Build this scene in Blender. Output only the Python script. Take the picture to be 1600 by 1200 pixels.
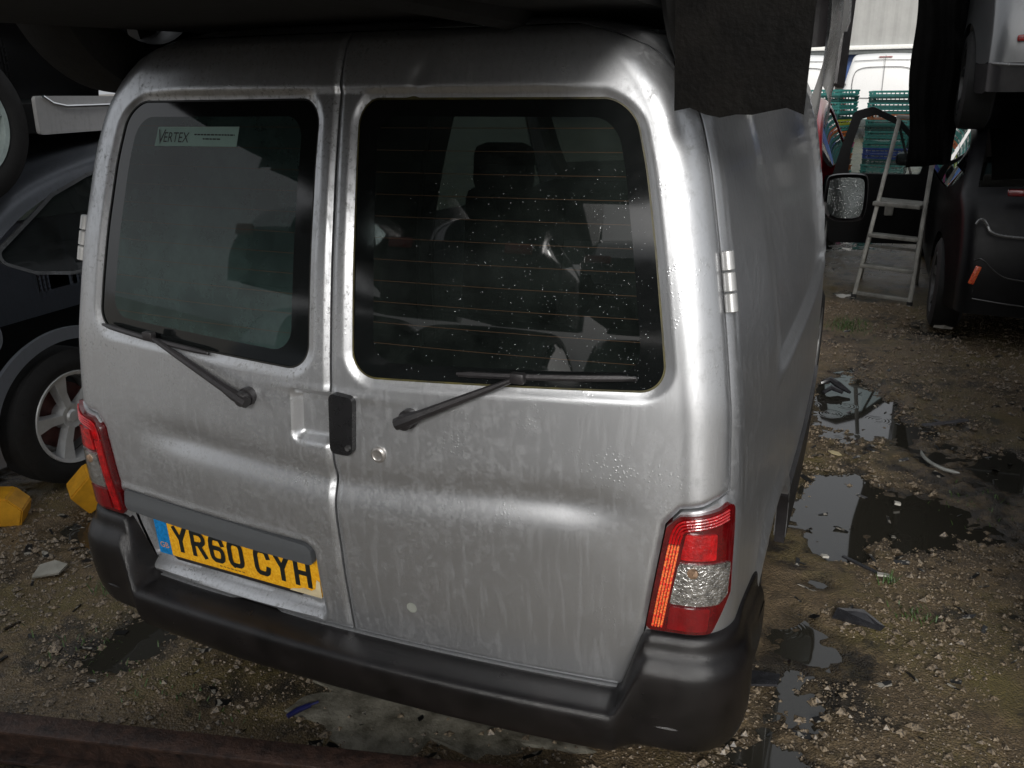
import bpy, bmesh, math, random
import numpy as np
from mathutils import Vector, Matrix

R = math.radians
for o in list(bpy.data.objects):
    bpy.data.objects.remove(o, do_unlink=True)
scene = bpy.context.scene
COL = scene.collection
random.seed(7)
rng = np.random.default_rng(7)

# ------------------------------------------------------------------ camera
CAM = Vector((1.038, -1.502, 1.686))
YAW, PIT, ROL = R(22.641), R(19.587), R(-1.033)
fw = Vector((-math.sin(YAW)*math.cos(PIT), math.cos(YAW)*math.cos(PIT), -math.sin(PIT)))
rt = Vector((math.cos(YAW), math.sin(YAW), 0)); up = rt.cross(fw)
r2 = rt*math.cos(ROL)+up*math.sin(ROL); u2 = -rt*math.sin(ROL)+up*math.cos(ROL)
cam_d = bpy.data.cameras.new('camera'); cam = bpy.data.objects.new('camera', cam_d); COL.objects.link(cam)
cam.matrix_world = Matrix(((r2.x, u2.x, -fw.x, CAM.x), (r2.y, u2.y, -fw.y, CAM.y), (r2.z, u2.z, -fw.z, CAM.z), (0, 0, 0, 1)))
cam_d.sensor_width = 36; cam_d.lens = 36*1350.78/1600; cam_d.clip_start = 0.02; cam_d.clip_end = 600
scene.camera = cam

# ------------------------------------------------------------------ world, sun, exposure
SUN_AZ, SUN_EL = R(15), R(25)            # azimuth measured from -Y (behind the camera) towards +X
sdir = Vector((math.sin(SUN_AZ)*math.cos(SUN_EL), -math.cos(SUN_AZ)*math.cos(SUN_EL), math.sin(SUN_EL)))
world = bpy.data.worlds.new('World'); scene.world = world; world.use_nodes = True
wn = world.node_tree; wn.nodes.clear()
sky = wn.nodes.new('ShaderNodeTexSky'); sky.sky_type = 'NISHITA'; sky.sun_disc = False
sky.sun_elevation = SUN_EL; sky.sun_rotation = math.atan2(sdir.x, sdir.y)
sky.air_density = 1.0; sky.dust_density = 4.0; sky.ozone_density = 1.0
hs = wn.nodes.new('ShaderNodeHueSaturation'); hs.inputs['Saturation'].default_value = 0.16
bg = wn.nodes.new('ShaderNodeBackground'); bg.inputs['Strength'].default_value = 0.115
wo = wn.nodes.new('ShaderNodeOutputWorld')
veil = wn.nodes.new('ShaderNodeMix'); veil.data_type = 'RGBA'; veil.inputs[0].default_value = 0.55; veil.inputs[7].default_value = (5.6, 5.8, 6.1, 1)   # even cloud cover
wn.links.new(sky.outputs[0], hs.inputs['Color']); wn.links.new(hs.outputs[0], veil.inputs[6]); wn.links.new(veil.outputs[2], bg.inputs[0]); wn.links.new(bg.outputs[0], wo.inputs[0])
sl = bpy.data.lights.new('sun', 'SUN'); sl.energy = 1.7; sl.angle = R(16); sl.color = (1, 0.975, 0.94)
so = bpy.data.objects.new('sun', sl); COL.objects.link(so)
so.rotation_euler = sdir.to_track_quat('Z', 'Y').to_euler()
vs = scene.view_settings
vs.view_transform = 'Standard'; vs.look = 'None'; vs.exposure = 0.15; vs.gamma = 1.0; vs.use_curve_mapping = False

# ------------------------------------------------------------------ materials
MATS = {}
def nd(nt, t, **k):
    n = nt.nodes.new(t)
    for a, b in k.items():
        if a in n.inputs: n.inputs[a].default_value = b
        else: setattr(n, a, b)
    return n
def ramp(nt, src, p0, p1, c0=(0, 0, 0, 1), c1=(1, 1, 1, 1)):
    r = nd(nt, 'ShaderNodeValToRGB'); e = r.color_ramp.elements
    e[0].position = p0; e[1].position = p1; e[0].color = c0; e[1].color = c1
    nt.links.new(src, r.inputs[0]); return r.outputs[0]
def mixc(nt, fac, a, b, mode='MIX'):
    m = nd(nt, 'ShaderNodeMix', data_type='RGBA', blend_type=mode)
    for s, v in ((0, fac), (6, a), (7, b)):
        if hasattr(v, 'is_output'): nt.links.new(v, m.inputs[s])
        elif isinstance(v, (tuple, list)): m.inputs[s].default_value = (*v[:3], 1)
        else: m.inputs[s].default_value = v
    return m.outputs[2]
def noise(nt, co, scale, detail=4, rough=0.6):
    n = nd(nt, 'ShaderNodeTexNoise'); n.inputs['Scale'].default_value = scale
    n.inputs['Detail'].default_value = detail; n.inputs['Roughness'].default_value = rough
    nt.links.new(co, n.inputs['Vector']); return n.outputs['Fac']
def base_mat(name):
    m = bpy.data.materials.new(name); m.use_nodes = True; nt = m.node_tree
    p = nt.nodes['Principled BSDF']; tc = nd(nt, 'ShaderNodeTexCoord')
    return m, nt, p, tc.outputs['Object']
def M(name, col=(.5, .5, .5), rough=.5, metal=0., var=.25, scale=14., bump=0., bscale=200., coat=0., alt=None, spec=.5, rvar=.1):
    """plain surface with a mottled colour, uneven gloss and fine relief"""
    if name in MATS: return MATS[name]
    m, nt, p, co = base_mat(name)
    f = noise(nt, co, scale, 6, .65)
    a = tuple(c*(1-var) for c in col); b = alt if alt else tuple(min(1, c*(1+var)) for c in col)
    f2 = ramp(nt, f, .3, .7)
    nt.links.new(mixc(nt, f2, a, b), p.inputs['Base Color'])
    mr = nd(nt, 'ShaderNodeMapRange'); mr.inputs[3].default_value = max(.02, rough-rvar); mr.inputs[4].default_value = min(1, rough+rvar)
    nt.links.new(noise(nt, co, scale*2.7, 3), mr.inputs[0]); nt.links.new(mr.outputs[0], p.inputs['Roughness'])
    p.inputs['Metallic'].default_value = metal; p.inputs['Coat Weight'].default_value = coat; p.inputs['Coat Roughness'].default_value = .08
    p.inputs['Specular IOR Level'].default_value = spec
    if bump:
        bn = nd(nt, 'ShaderNodeBump'); bn.inputs['Strength'].default_value = bump; bn.inputs['Distance'].default_value = .004
        nt.links.new(noise(nt, co, bscale, 3), bn.inputs['Height']); nt.links.new(bn.outputs[0], p.inputs['Normal'])
    MATS[name] = m; return m

def paint_mat(name, col, metal=.5, rough=.34, dirt=(.10, .095, .08), dirt_amt=.5, streak=True, coat=.35, grime=False):
    """rained-on car paint: grime in blotches and vertical runs, fine water beads"""
    if name in MATS: return MATS[name]
    m, nt, p, co = base_mat(name)
    big = ramp(nt, noise(nt, co, 3.0, 6, .7), .42, .78)
    spots = ramp(nt, noise(nt, co, 42, 4, .75), .50, .72)
    mp = nd(nt, 'ShaderNodeMapping'); mp.inputs['Scale'].default_value = (90, 90, 5)
    nt.links.new(co, mp.inputs[0])
    runs = ramp(nt, noise(nt, mp.outputs[0], 1.0, 3, .6), .52, .75)
    g = nd(nt, 'ShaderNodeMath', operation='MULTIPLY'); nt.links.new(big, g.inputs[0]); nt.links.new(spots, g.inputs[1])
    g2 = nd(nt, 'ShaderNodeMath', operation='MULTIPLY_ADD'); nt.links.new(runs, g2.inputs[0]); g2.inputs[1].default_value = .26 if streak else 0
    nt.links.new(g.outputs[0], g2.inputs[2])
    g3 = nd(nt, 'ShaderNodeMath', operation='MULTIPLY', use_clamp=True); nt.links.new(g2.outputs[0], g3.inputs[0]); g3.inputs[1].default_value = dirt_amt
    if grime:      # mildew specks round the door gap and the handle, on the left door most
        sp = nd(nt, 'ShaderNodeSeparateXYZ'); nt.links.new(co, sp.inputs[0])
        mx_ = nd(nt, 'ShaderNodeMapRange', interpolation_type='SMOOTHSTEP'); nt.links.new(sp.outputs['X'], mx_.inputs[0]); mx_.inputs[1].default_value = .55; mx_.inputs[2].default_value = -.05
        fine = ramp(nt, noise(nt, co, 95, 3, .75), .53, .66); mid_ = ramp(nt, noise(nt, co, 7, 5, .7), .40, .66)
        k1 = nd(nt, 'ShaderNodeMath', operation='MULTIPLY'); nt.links.new(fine, k1.inputs[0]); nt.links.new(mid_, k1.inputs[1])
        k2 = nd(nt, 'ShaderNodeMath', operation='MULTIPLY'); nt.links.new(k1.outputs[0], k2.inputs[0]); nt.links.new(mx_.outputs[0], k2.inputs[1])
        k3 = nd(nt, 'ShaderNodeMath', operation='MULTIPLY_ADD', use_clamp=True); nt.links.new(k2.outputs[0], k3.inputs[0]); k3.inputs[1].default_value = .8; nt.links.new(g3.outputs[0], k3.inputs[2]); g3 = k3
    nt.links.new(mixc(nt, g3.outputs[0], col, dirt), p.inputs['Base Color'])
    mr = nd(nt, 'ShaderNodeMapRange'); mr.inputs[3].default_value = rough; mr.inputs[4].default_value = min(.8, rough+.3)
    nt.links.new(g3.outputs[0], mr.inputs[0]); nt.links.new(mr.outputs[0], p.inputs['Roughness'])
    m1 = nd(nt, 'ShaderNodeMath', operation='MULTIPLY_ADD'); nt.links.new(g3.outputs[0], m1.inputs[0]); m1.inputs[1].default_value = -metal*.8; m1.inputs[2].default_value = metal
    nt.links.new(m1.outputs[0], p.inputs['Metallic'])
    p.inputs['Coat Weight'].default_value = coat; p.inputs['Coat Roughness'].default_value = .12
    vo = nd(nt, 'ShaderNodeTexVoronoi'); vo.inputs['Scale'].default_value = 140; nt.links.new(co, vo.inputs['Vector'])
    dr = ramp(nt, vo.outputs['Distance'], .12, .3, (1, 1, 1, 1), (0, 0, 0, 1))
    hsum = nd(nt, 'ShaderNodeMath', operation='MULTIPLY'); nt.links.new(dr, hsum.inputs[0])
    nt.links.new(ramp(nt, noise(nt, co, 9, 3), .5, .7), hsum.inputs[1])
    bn = nd(nt, 'ShaderNodeBump'); bn.inputs['Strength'].default_value = .35; bn.inputs['Distance'].default_value = .0012
    nt.links.new(hsum.outputs[0], bn.inputs['Height']); nt.links.new(bn.outputs[0], p.inputs['Normal'])
    MATS[name] = m; return m

def glass_mat(name, tint=(.5, .56, .54), film=(.2, .24, .23), film_amt=.1, film_var=.3, lines=None, beads=0.):
    """tinted pane: see-through, mirror-like at a slant, with a film of dirt or mist"""
    if name in MATS: return MATS[name]
    m = bpy.data.materials.new(name); m.use_nodes = True; nt = m.node_tree; nt.nodes.clear()
    tc = nd(nt, 'ShaderNodeTexCoord'); co = tc.outputs['Object']
    out = nd(nt, 'ShaderNodeOutputMaterial')
    tr = nd(nt, 'ShaderNodeBsdfTransparent'); tr.inputs[0].default_value = (*tint, 1)
    gl = nd(nt, 'ShaderNodeBsdfGlossy'); gl.inputs['Roughness'].default_value = .02
    df = nd(nt, 'ShaderNodeBsdfDiffuse'); df.inputs[0].default_value = (*film, 1)
    fac = nd(nt, 'ShaderNodeMath', operation='MULTIPLY_ADD', use_clamp=True)
    nt.links.new(ramp(nt, noise(nt, co, 6.5, 6, .7), .35, .75), fac.inputs[0]); fac.inputs[1].default_value = film_var; fac.inputs[2].default_value = film_amt
    mx = nd(nt, 'ShaderNodeMixShader'); nt.links.new(fac.outputs[0], mx.inputs[0]); nt.links.new(tr.outputs[0], mx.inputs[1]); nt.links.new(df.outputs[0], mx.inputs[2])
    cur = mx.outputs[0]
    if lines:
        sp = nd(nt, 'ShaderNodeSeparateXYZ'); nt.links.new(co, sp.inputs[0])
        a = nd(nt, 'ShaderNodeMath', operation='MULTIPLY'); nt.links.new(sp.outputs['Z'], a.inputs[0]); a.inputs[1].default_value = 1/lines
        f = nd(nt, 'ShaderNodeMath', operation='FRACT'); nt.links.new(a.outputs[0], f.inputs[0])
        l = nd(nt, 'ShaderNodeMath', operation='LESS_THAN'); nt.links.new(f.outputs[0], l.inputs[0]); l.inputs[1].default_value = .028
        wire = nd(nt, 'ShaderNodeBsdfDiffuse'); wire.inputs[0].default_value = (.05, .032, .02, 1)
        m2 = nd(nt, 'ShaderNodeMixShader'); nt.links.new(l.outputs[0], m2.inputs[0]); nt.links.new(cur, m2.inputs[1]); nt.links.new(wire.outputs[0], m2.inputs[2])
        cur = m2.outputs[0]
    fr = nd(nt, 'ShaderNodeFresnel'); fr.inputs[0].default_value = 1.5
    m3 = nd(nt, 'ShaderNodeMixShader'); nt.links.new(fr.outputs[0], m3.inputs[0]); nt.links.new(cur, m3.inputs[1]); nt.links.new(gl.outputs[0], m3.inputs[2])
    nt.links.new(m3.outputs[0], out.inputs[0])
    MATS[name] = m; return m

SILVER = paint_mat('silver_paint', (.575, .585, .60), metal=.84, rough=.35, dirt=(.045, .046, .042), dirt_amt=.85, grime=True)
BLACKPL = M('black_plastic', (.017, .016, .018), .36, var=.4, scale=9, bump=.25, bscale=420, alt=(.035, .032, .033))
BUMPPL = M('bumper_plastic', (.006, .0055, .006), .22, var=.5, scale=11, rvar=.14, bump=.3, bscale=500, alt=(.014, .012, .012))
RUBBER = M('rubber', (.009, .009, .009), .75, var=.3, bump=.3, bscale=120)
DARKGAP = M('dark_void', (.006, .006, .006), .9)
ALLOY = M('alloy', (.62, .63, .63), .36, metal=.4, var=.15)
STEEL = M('bare_steel', (.50, .50, .48), .4, metal=.7, var=.25, scale=30)
CHROME = M('chrome', (.75, .75, .75), .12, metal=1, var=.05)
REDLENS = M('red_lens', (.17, .002, .004), .12, var=.35, scale=25, coat=1, bump=.3, bscale=160)

# ------------------------------------------------------------------ mesh helpers
def tag(o, label=None, cat=None, group=None, kind=None):
    if label: o['label'] = label
    if cat: o['category'] = cat
    if group: o['group'] = group
    if kind: o['kind'] = kind
    return o
def empty(name, loc=(0, 0, 0), rz=0.):
    o = bpy.data.objects.new(name, None); COL.objects.link(o); o.location = loc; o.rotation_euler = (0, 0, rz); o.empty_display_size = .1
    return o
def mesh(name, verts, faces, mat=None, parent=None, smooth=True, angle=38, loc=None):
    me = bpy.data.meshes.new(name); me.from_pydata([tuple(map(float, v)) for v in verts], [], [tuple(map(int, f)) for f in faces]); me.update()
    if mat: me.materials.append(mat)
    if smooth:
        me.polygons.foreach_set('use_smooth', [True]*len(me.polygons))
        me.set_sharp_from_angle(angle=R(angle))
    o = bpy.data.objects.new(name, me); COL.objects.link(o)
    if parent is not None: o.parent = parent
    if loc is not None: o.location = loc
    return o
class MB:
    """collects simple solids into one mesh"""
    def __init__(s): s.v = []; s.f = []
    def add(s, v, f):
        n = len(s.v); s.v += [tuple(x) for x in v]; s.f += [tuple(i+n for i in q) for q in f]; return s
    def box(s, c, d, rot=None, bev=0.):
        x, y, z = [k/2 for k in d]
        if bev > 0:
            b = min(bev, x*.9, y*.9, z*.9); bm = bmesh.new(); bmesh.ops.create_cube(bm, size=1)
            for v in bm.verts: v.co = Vector((v.co.x*2*x, v.co.y*2*y, v.co.z*2*z))
            bmesh.ops.bevel(bm, geom=list(bm.edges), offset=b, segments=2, affect='EDGES', profile=.5)
            vv = [v.co.copy() for v in bm.verts]; ff = [[v.index for v in f.verts] for f in bm.faces]; bm.free()
        else:
            vv = [Vector((a*x, b*y, c2*z)) for a in (-1, 1) for b in (-1, 1) for c2 in (-1, 1)]
            ff = [(0, 1, 3, 2), (4, 6, 7, 5), (0, 4, 5, 1), (2, 3, 7, 6), (0, 2, 6, 4), (1, 5, 7, 3)]
        if rot is not None: vv = [rot @ v for v in vv]
        return s.add([v+Vector(c) for v in vv], ff)
    def bar(s, a, b, w, h, upv=(0, 0, 1), bev=0.):
        a, b = Vector(a), Vector(b); d = (b-a); L = d.length; d.normalize(); u = Vector(upv)
        side = d.cross(u).normalized(); u = side.cross(d).normalized()
        rot = Matrix((side, d, u)).transposed()
        return s.box((a+b)/2, (w, L, h), rot, bev)
    def tube(s, pts, r, n=10, cap=True):
        pts = [Vector(p) for p in pts]; rs = r if isinstance(r, (list, tuple)) else [r]*len(pts); V = []; F = []
        ref = Vector((0, 0, 1)) if abs((pts[-1]-pts[0]).normalized().z) < .9 else Vector((1, 0, 0))
        for i, p in enumerate(pts):
            d = (pts[min(i+1, len(pts)-1)]-pts[max(i-1, 0)]).normalized(); a = d.cross(ref).normalized(); b = a.cross(d)
            for k in range(n): t = 2*math.pi*k/n; V.append(p+(a*math.cos(t)+b*math.sin(t))*rs[i])
        for i in range(len(pts)-1):
            for k in range(n): k2 = (k+1) % n; F.append((i*n+k, i*n+k2, (i+1)*n+k2, (i+1)*n+k))
        if cap: F += [tuple(range(n))[::-1], tuple(range((len(pts)-1)*n, len(pts)*n))]
        return s.add(V, F)
    def lathe(s, prof, n=32, axis='X', c=(0, 0, 0), closed=False):
        """prof: (axial, radius) pairs"""
        V = []; F = []; m = len(prof)
        for k in range(n):
            t = 2*math.pi*k/n
            for a, r in prof:
                p = (a, r*math.cos(t), r*math.sin(t)) if axis == 'X' else ((r*math.cos(t), a, r*math.sin(t)) if axis == 'Y' else (r*math.cos(t), r*math.sin(t), a))
                V.append((p[0]+c[0], p[1]+c[1], p[2]+c[2]))
        for k in range(n):
            k2 = (k+1) % n
            for j in range(m-1 if not closed else m): j2 = (j+1) % m; F.append((k*m+j, k2*m+j, k2*m+j2, k*m+j2))
        return s.add(V, F)
    def prism(s, poly, a0, a1, fn):
        """poly of 2-D points extruded between a0 and a1; fn(u, v, a) -> xyz"""
        n = len(poly); V = [fn(u, v, a0) for u, v in poly]+[fn(u, v, a1) for u, v in poly]
        F = [tuple(range(n))[::-1], tuple(range(n, 2*n))]+[(i, (i+1) % n, n+(i+1) % n, n+i) for i in range(n)]
        return s.add(V, F)
    def build(s, name, mat, parent=None, smooth=True, angle=38, loc=None):
        me = mesh(name, s.v, s.f, mat, parent, smooth, angle, loc)
        bm = bmesh.new(); bm.from_mesh(me.data); bmesh.ops.recalc_face_normals(bm, faces=bm.faces); bm.to_mesh(me.data); bm.free()
        return me

# ---- signed distance regions and snapped grids
def sd_poly(poly):
    P = np.array(poly, float); Q = np.roll(P, -1, axis=0)
    def f(u, v):
        u = np.asarray(u, float); v = np.asarray(v, float); d = np.full(u.shape, 1e9); ins = np.zeros(u.shape, bool)
        for (ax, ay), (bx, by) in zip(P, Q):
            ex, ey = bx-ax, by-ay; wx, wy = u-ax, v-ay
            t = np.clip((wx*ex+wy*ey)/(ex*ex+ey*ey+1e-12), 0, 1)
            d = np.minimum(d, (wx-t*ex)**2+(wy-t*ey)**2)
            if abs(by-ay) > 1e-9:
                ins ^= ((ay > v) != (by > v)) & (u < ex*(v-ay)/(by-ay)+ax)
        return np.where(ins, -1, 1)*np.sqrt(d)
    return f
def sd_round(poly, r):
    g = sd_poly(inset(poly, r)); return lambda u, v: g(u, v)-r
def inset(poly, r):
    P = np.array(poly, float); n = len(P)
    area = sum(P[i][0]*P[(i+1) % n][1]-P[(i+1) % n][0]*P[i][1] for i in range(n))
    sg = 1 if area > 0 else -1; out = []
    for i in range(n):
        a, b, c = P[i-1], P[i], P[(i+1) % n]
        e1 = (b-a)/np.linalg.norm(b-a); e2 = (c-b)/np.linalg.norm(c-b)
        n1 = np.array((-e1[1], e1[0]))*sg; n2 = np.array((-e2[1], e2[0]))*sg
        k = n1+n2; k = k/max(1e-6, (1+n1@n2)); out.append(b+k*r)
    return [tuple(p) for p in out]
def sd_circle(cu, cv, r): return lambda u, v: np.hypot(u-cu, v-cv)-r
def s_max(*fs): return lambda u, v: np.maximum.reduce([f(u, v) for f in fs])
def s_min(*fs): return lambda u, v: np.minimum.reduce([f(u, v) for f in fs])
def s_neg(f, o=0.): return lambda u, v: -f(u, v)+o
def s_off(f, o): return lambda u, v: f(u, v)+o
def chaikin(poly, n=2, closed=True):
    P = [np.array(p, float) for p in poly]
    for _ in range(n):
        Q = []
        rngi = range(len(P)) if closed else range(len(P)-1)
        if not closed: Q.append(P[0])
        for i in rngi:
            a, b = P[i], P[(i+1) % len(P)]; Q += [a*.75+b*.25, a*.25+b*.75]
        if not closed: Q.append(P[-1])
        P = Q
    return [tuple(p) for p in P]
def region(sdf, us, vs_, fmap, lip=None, lip_in=0.):
    """grid over us x vs cut to sdf<0 with the rim snapped on the outline. fmap(u,v,d)->Nx3. Returns verts, faces"""
    us = np.asarray(us); vs_ = np.asarray(vs_); nu, nv = len(us), len(vs_)
    U, V = np.meshgrid(us, vs_, indexing='ij'); f = sdf(U, V)
    Uc = (U[:-1, :-1]+U[1:, 1:])/2; Vc = (V[:-1, :-1]+V[1:, 1:])/2
    keep = sdf(Uc, Vc) < 0
    idx = np.arange(nu*nv).reshape(nu, nv)
    cnt = np.zeros((nu, nv), int)
    for a in (0, 1):
        for b in (0, 1): cnt[a:nu-1+a, b:nv-1+b] += keep
    full = np.full((nu, nv), 4); full[0, :] = full[-1, :] = 2; full[:, 0] = full[:, -1] = 2
    full[0, 0] = full[0, -1] = full[-1, 0] = full[-1, -1] = 1
    rim = (cnt > 0) & (cnt < full)
    u, v = U[rim], V[rim]; h = 1e-4
    for _ in range(4):
        g = sdf(u, v); gu = (sdf(u+h, v)-sdf(u-h, v))/(2*h); gv = (sdf(u, v+h)-sdf(u, v-h))/(2*h)
        n2 = np.maximum(gu*gu+gv*gv, .2); st = np.clip(g/n2, -.06, .06); u = u-st*gu; v = v-st*gv
    U[rim], V[rim] = u, v
    i, j = np.nonzero(keep)
    F = np.stack([idx[i, j], idx[i+1, j], idx[i+1, j+1], idx[i, j+1]], 1)
    used, inv = np.unique(F, return_inverse=True); F = inv.reshape(-1, 4)
    u, v = U.ravel()[used], V.ravel()[used]
    P = fmap(u, v, np.zeros_like(u)); F = [tuple(q) for q in F]
    if lip is not None:
        ec = {}
        for q in F:
            for k in range(4):
                a, b = q[k], q[(k+1) % 4]; ec[(a, b)] = 1
        be = [(a, b) for (a, b) in ec if (b, a) not in ec]
        bv = sorted({a for e in be for a in e}); mp = {a: len(P)+k for k, a in enumerate(bv)}
        uu, vv = u[bv], v[bv]
        if lip_in:
            gu = (sdf(uu+h, vv)-sdf(uu-h, vv))/(2*h); gv = (sdf(uu, vv+h)-sdf(uu, vv-h))/(2*h)
            uu = uu-gu*lip_in; vv = vv-gv*lip_in
        P = np.vstack([P, fmap(uu, vv, np.full(len(bv), -lip))])
        F += [(b, a, mp[a], mp[b]) for a, b in be]
    return P, F
def rmesh(name, sdf, us, vs_, fmap, mat, parent, lip=None, lip_in=0., angle=38):
    P, F = region(sdf, us, vs_, fmap, lip, lip_in)
    return mesh(name, P, F, mat, parent, angle=angle)
def ar(a, b, st): return np.linspace(a, b, max(2, int(round(abs(b-a)/st))+1))
def sstep(x, a, b):
    t = np.clip((x-a)/(b-a), 0, 1); return t*t*(3-2*t)

# ------------------------------------------------------------------ ground
def fbm(x, y, sc, seed, octv=4):
    r = np.random.default_rng(seed); out = np.zeros_like(x); amp = 1.
    for o in range(octv):
        T = r.random((64, 64)); X = x*sc; Y = y*sc; i = np.floor(X).astype(int); j = np.floor(Y).astype(int)
        a = X-i; b = Y-j; a = a*a*(3-2*a); b = b*b*(3-2*b)
        g = lambda p, q: T[p % 64, q % 64]
        out += amp*((g(i, j)*(1-a)+g(i+1, j)*a)*(1-b)+(g(i, j+1)*(1-a)+g(i+1, j+1)*a)*b-.5)
        sc *= 2.03; amp *= .5
    return out
# puddles: centre x, y, half-length x, half-length y, depth
PUD = [(1.02, 3.25, .20, .75, .020), (1.30, 2.95, .22, .40, .016), (1.03, 2.06, .16, .22, .020), (1.32, 1.92, .42, .34, .020),
       (1.07, 1.60, .13, .12, .017), (1.02, 1.33, .07, .05, .015), (.99, .93, .14, .20, .013), (.98, .66, .12, .14, .016),
       (.95, .42, .13, .10, .016), (.55, 8.6, .7, 1.6, .017), (.93, 5.75, .18, .2, .016), (1.9, 1.35, .3, .2, .014), (1.75, 2.6, .25, .3, .012), (-1.02, .18, .10, .22, .016), (-1.55, .75, .35, .16, .014),
       (1.55, 4.9, .35, .25, .012), (2.2, .6, .5, .3, .012)]
WATER = -.021
def ground_z(x, y):
    z = .016*fbm(x, y, .9, 1)+.012*fbm(x, y, 4, 2, 4)+.007*fbm(x, y, 17, 3, 3)
    wob = fbm(x, y, 5, 5, 3)+.9*fbm(x, y, 26, 6, 3)
    for cx, cy, a, b, d in PUD:
        e = np.sqrt(((x-cx)/a)**2+((y-cy)/b)**2)+wob*.55
        z -= (d+.012)*np.clip(1.25-e, 0, 1)**.8
    return np.maximum(z, -.06)
def ground_mat():
    m, nt, p, co = base_mat('wet_yard_ground')
    n1 = ramp(nt, noise(nt, co, 1.1, 6, .65), .34, .66)
    n2 = ramp(nt, noise(nt, co, 7, 6, .7), .35, .65)
    n3 = ramp(nt, noise(nt, co, 60, 4, .7), .3, .7)
    c = mixc(nt, n1, (.215, .150, .080), (.29, .215, .105))
    c = mixc(nt, n2, c, (.125, .092, .058))
    vo = nd(nt, 'ShaderNodeTexVoronoi'); vo.inputs['Scale'].default_value = 150; nt.links.new(co, vo.inputs['Vector'])
    peb = mixc(nt, .5, vo.outputs['Color'], (.5, .46, .40)); bw = nd(nt, 'ShaderNodeRGBToBW'); nt.links.new(peb, bw.inputs[0])
    pc = mixc(nt, bw.outputs[0], (.07, .052, .034), (.42, .31, .19))
    c = mixc(nt, .42, c, pc)
    c = mixc(nt, n3, c, (.085, .064, .040))
    moss = nd(nt, 'ShaderNodeMath', operation='MULTIPLY'); nt.links.new(ramp(nt, noise(nt, co, 1.5, 6, .75), .48, .66), moss.inputs[0]); moss.inputs[1].default_value = .6
    c = mixc(nt, moss.outputs[0], c, (.13, .115, .030))
    oil = nd(nt, 'ShaderNodeMath', operation='MULTIPLY'); nt.links.new(ramp(nt, noise(nt, co, 2.0, 6, .78), .51, .60), oil.inputs[0]); oil.inputs[1].default_value = .82
    c = mixc(nt, oil.outputs[0], c, (.018, .018, .018))
    ps = nd(nt, 'ShaderNodeSeparateXYZ'); nt.links.new(co, ps.inputs[0])      # damp margin of the puddles: soaked soil is darker and shines
    dm = nd(nt, 'ShaderNodeMapRange', interpolation_type='SMOOTHSTEP'); nt.links.new(ps.outputs['Z'], dm.inputs[0]); dm.inputs[1].default_value = -.004; dm.inputs[2].default_value = WATER-.001
    c = mixc(nt, dm.outputs[0], c, mixc(nt, .62, c, (.016, .014, .011)))
    nt.links.new(c, p.inputs['Base Color'])
    mr = nd(nt, 'ShaderNodeMapRange'); mr.inputs[3].default_value = .16; mr.inputs[4].default_value = .60
    wet = nd(nt, 'ShaderNodeMath', operation='SUBTRACT', use_clamp=True); nt.links.new(noise(nt, co, 5, 5, .7), wet.inputs[0])
    wh = nd(nt, 'ShaderNodeMath', operation='MULTIPLY'); nt.links.new(dm.outputs[0], wh.inputs[0]); wh.inputs[1].default_value = .45; nt.links.new(wh.outputs[0], wet.inputs[1])
    nt.links.new(wet.outputs[0], mr.inputs[0]); nt.links.new(mr.outputs[0], p.inputs['Roughness'])
    bn = nd(nt, 'ShaderNodeBump'); bn.inputs['Strength'].default_value = .5; bn.inputs['Distance'].default_value = .007
    ad = nd(nt, 'ShaderNodeMath', operation='MULTIPLY_ADD'); nt.links.new(vo.outputs['Distance'], ad.inputs[0]); ad.inputs[1].default_value = -1.0
    nz = nd(nt, 'ShaderNodeMath', operation='MULTIPLY'); nt.links.new(noise(nt, co, 240, 3, .7), nz.inputs[0]); nz.inputs[1].default_value = .35; nt.links.new(nz.outputs[0], ad.inputs[2])
    nt.links.new(ad.outputs[0], bn.inputs['Height']); nt.links.new(bn.outputs[0], p.inputs['Normal'])
    return m
GROUND = ground_mat()
def make_ground():
    xs = np.concatenate([ar(-120, -8, 8)[:-1], ar(-8, -2.6, .35)[:-1], ar(-2.6, 2.9, .022)[:-1], ar(2.9, 8, .35)[:-1], ar(8, 120, 8)])
    ys = np.concatenate([ar(-120, -8, 8)[:-1], ar(-8, -1.0, .35)[:-1], ar(-1.0, 4.2, .022)[:-1], ar(4.2, 10.5, .05)[:-1], ar(10.5, 16, .5)[:-1], ar(16, 200, 8)])
    X, Y = np.meshgrid(xs, ys, indexing='ij'); Z = ground_z(X, Y)
    nx, ny = X.shape; idx = np.arange(nx*ny).reshape(nx, ny)
    me = bpy.data.meshes.new('ground'); V = np.stack([X, Y, Z], -1).reshape(-1, 3)
    F = np.stack([idx[:-1, :-1], idx[1:, :-1], idx[1:, 1:], idx[:-1, 1:]], -1).reshape(-1, 4)
    me.vertices.add(len(V)); me.vertices.foreach_set('co', V.ravel())
    me.loops.add(F.size); me.loops.foreach_set('vertex_index', F.ravel().astype(np.int32))
    me.polygons.add(len(F)); me.polygons.foreach_set('loop_start', np.arange(0, F.size, 4, dtype=np.int32))
    me.polygons.foreach_set('use_smooth', np.ones(len(F), bool)); me.update(); me.validate()
    me.materials.append(GROUND)
    o = bpy.data.objects.new('ground', me); COL.objects.link(o); tag(o, 'wet brown yard of mud and gravel under the cars', kind='structure')
make_ground()
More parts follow.
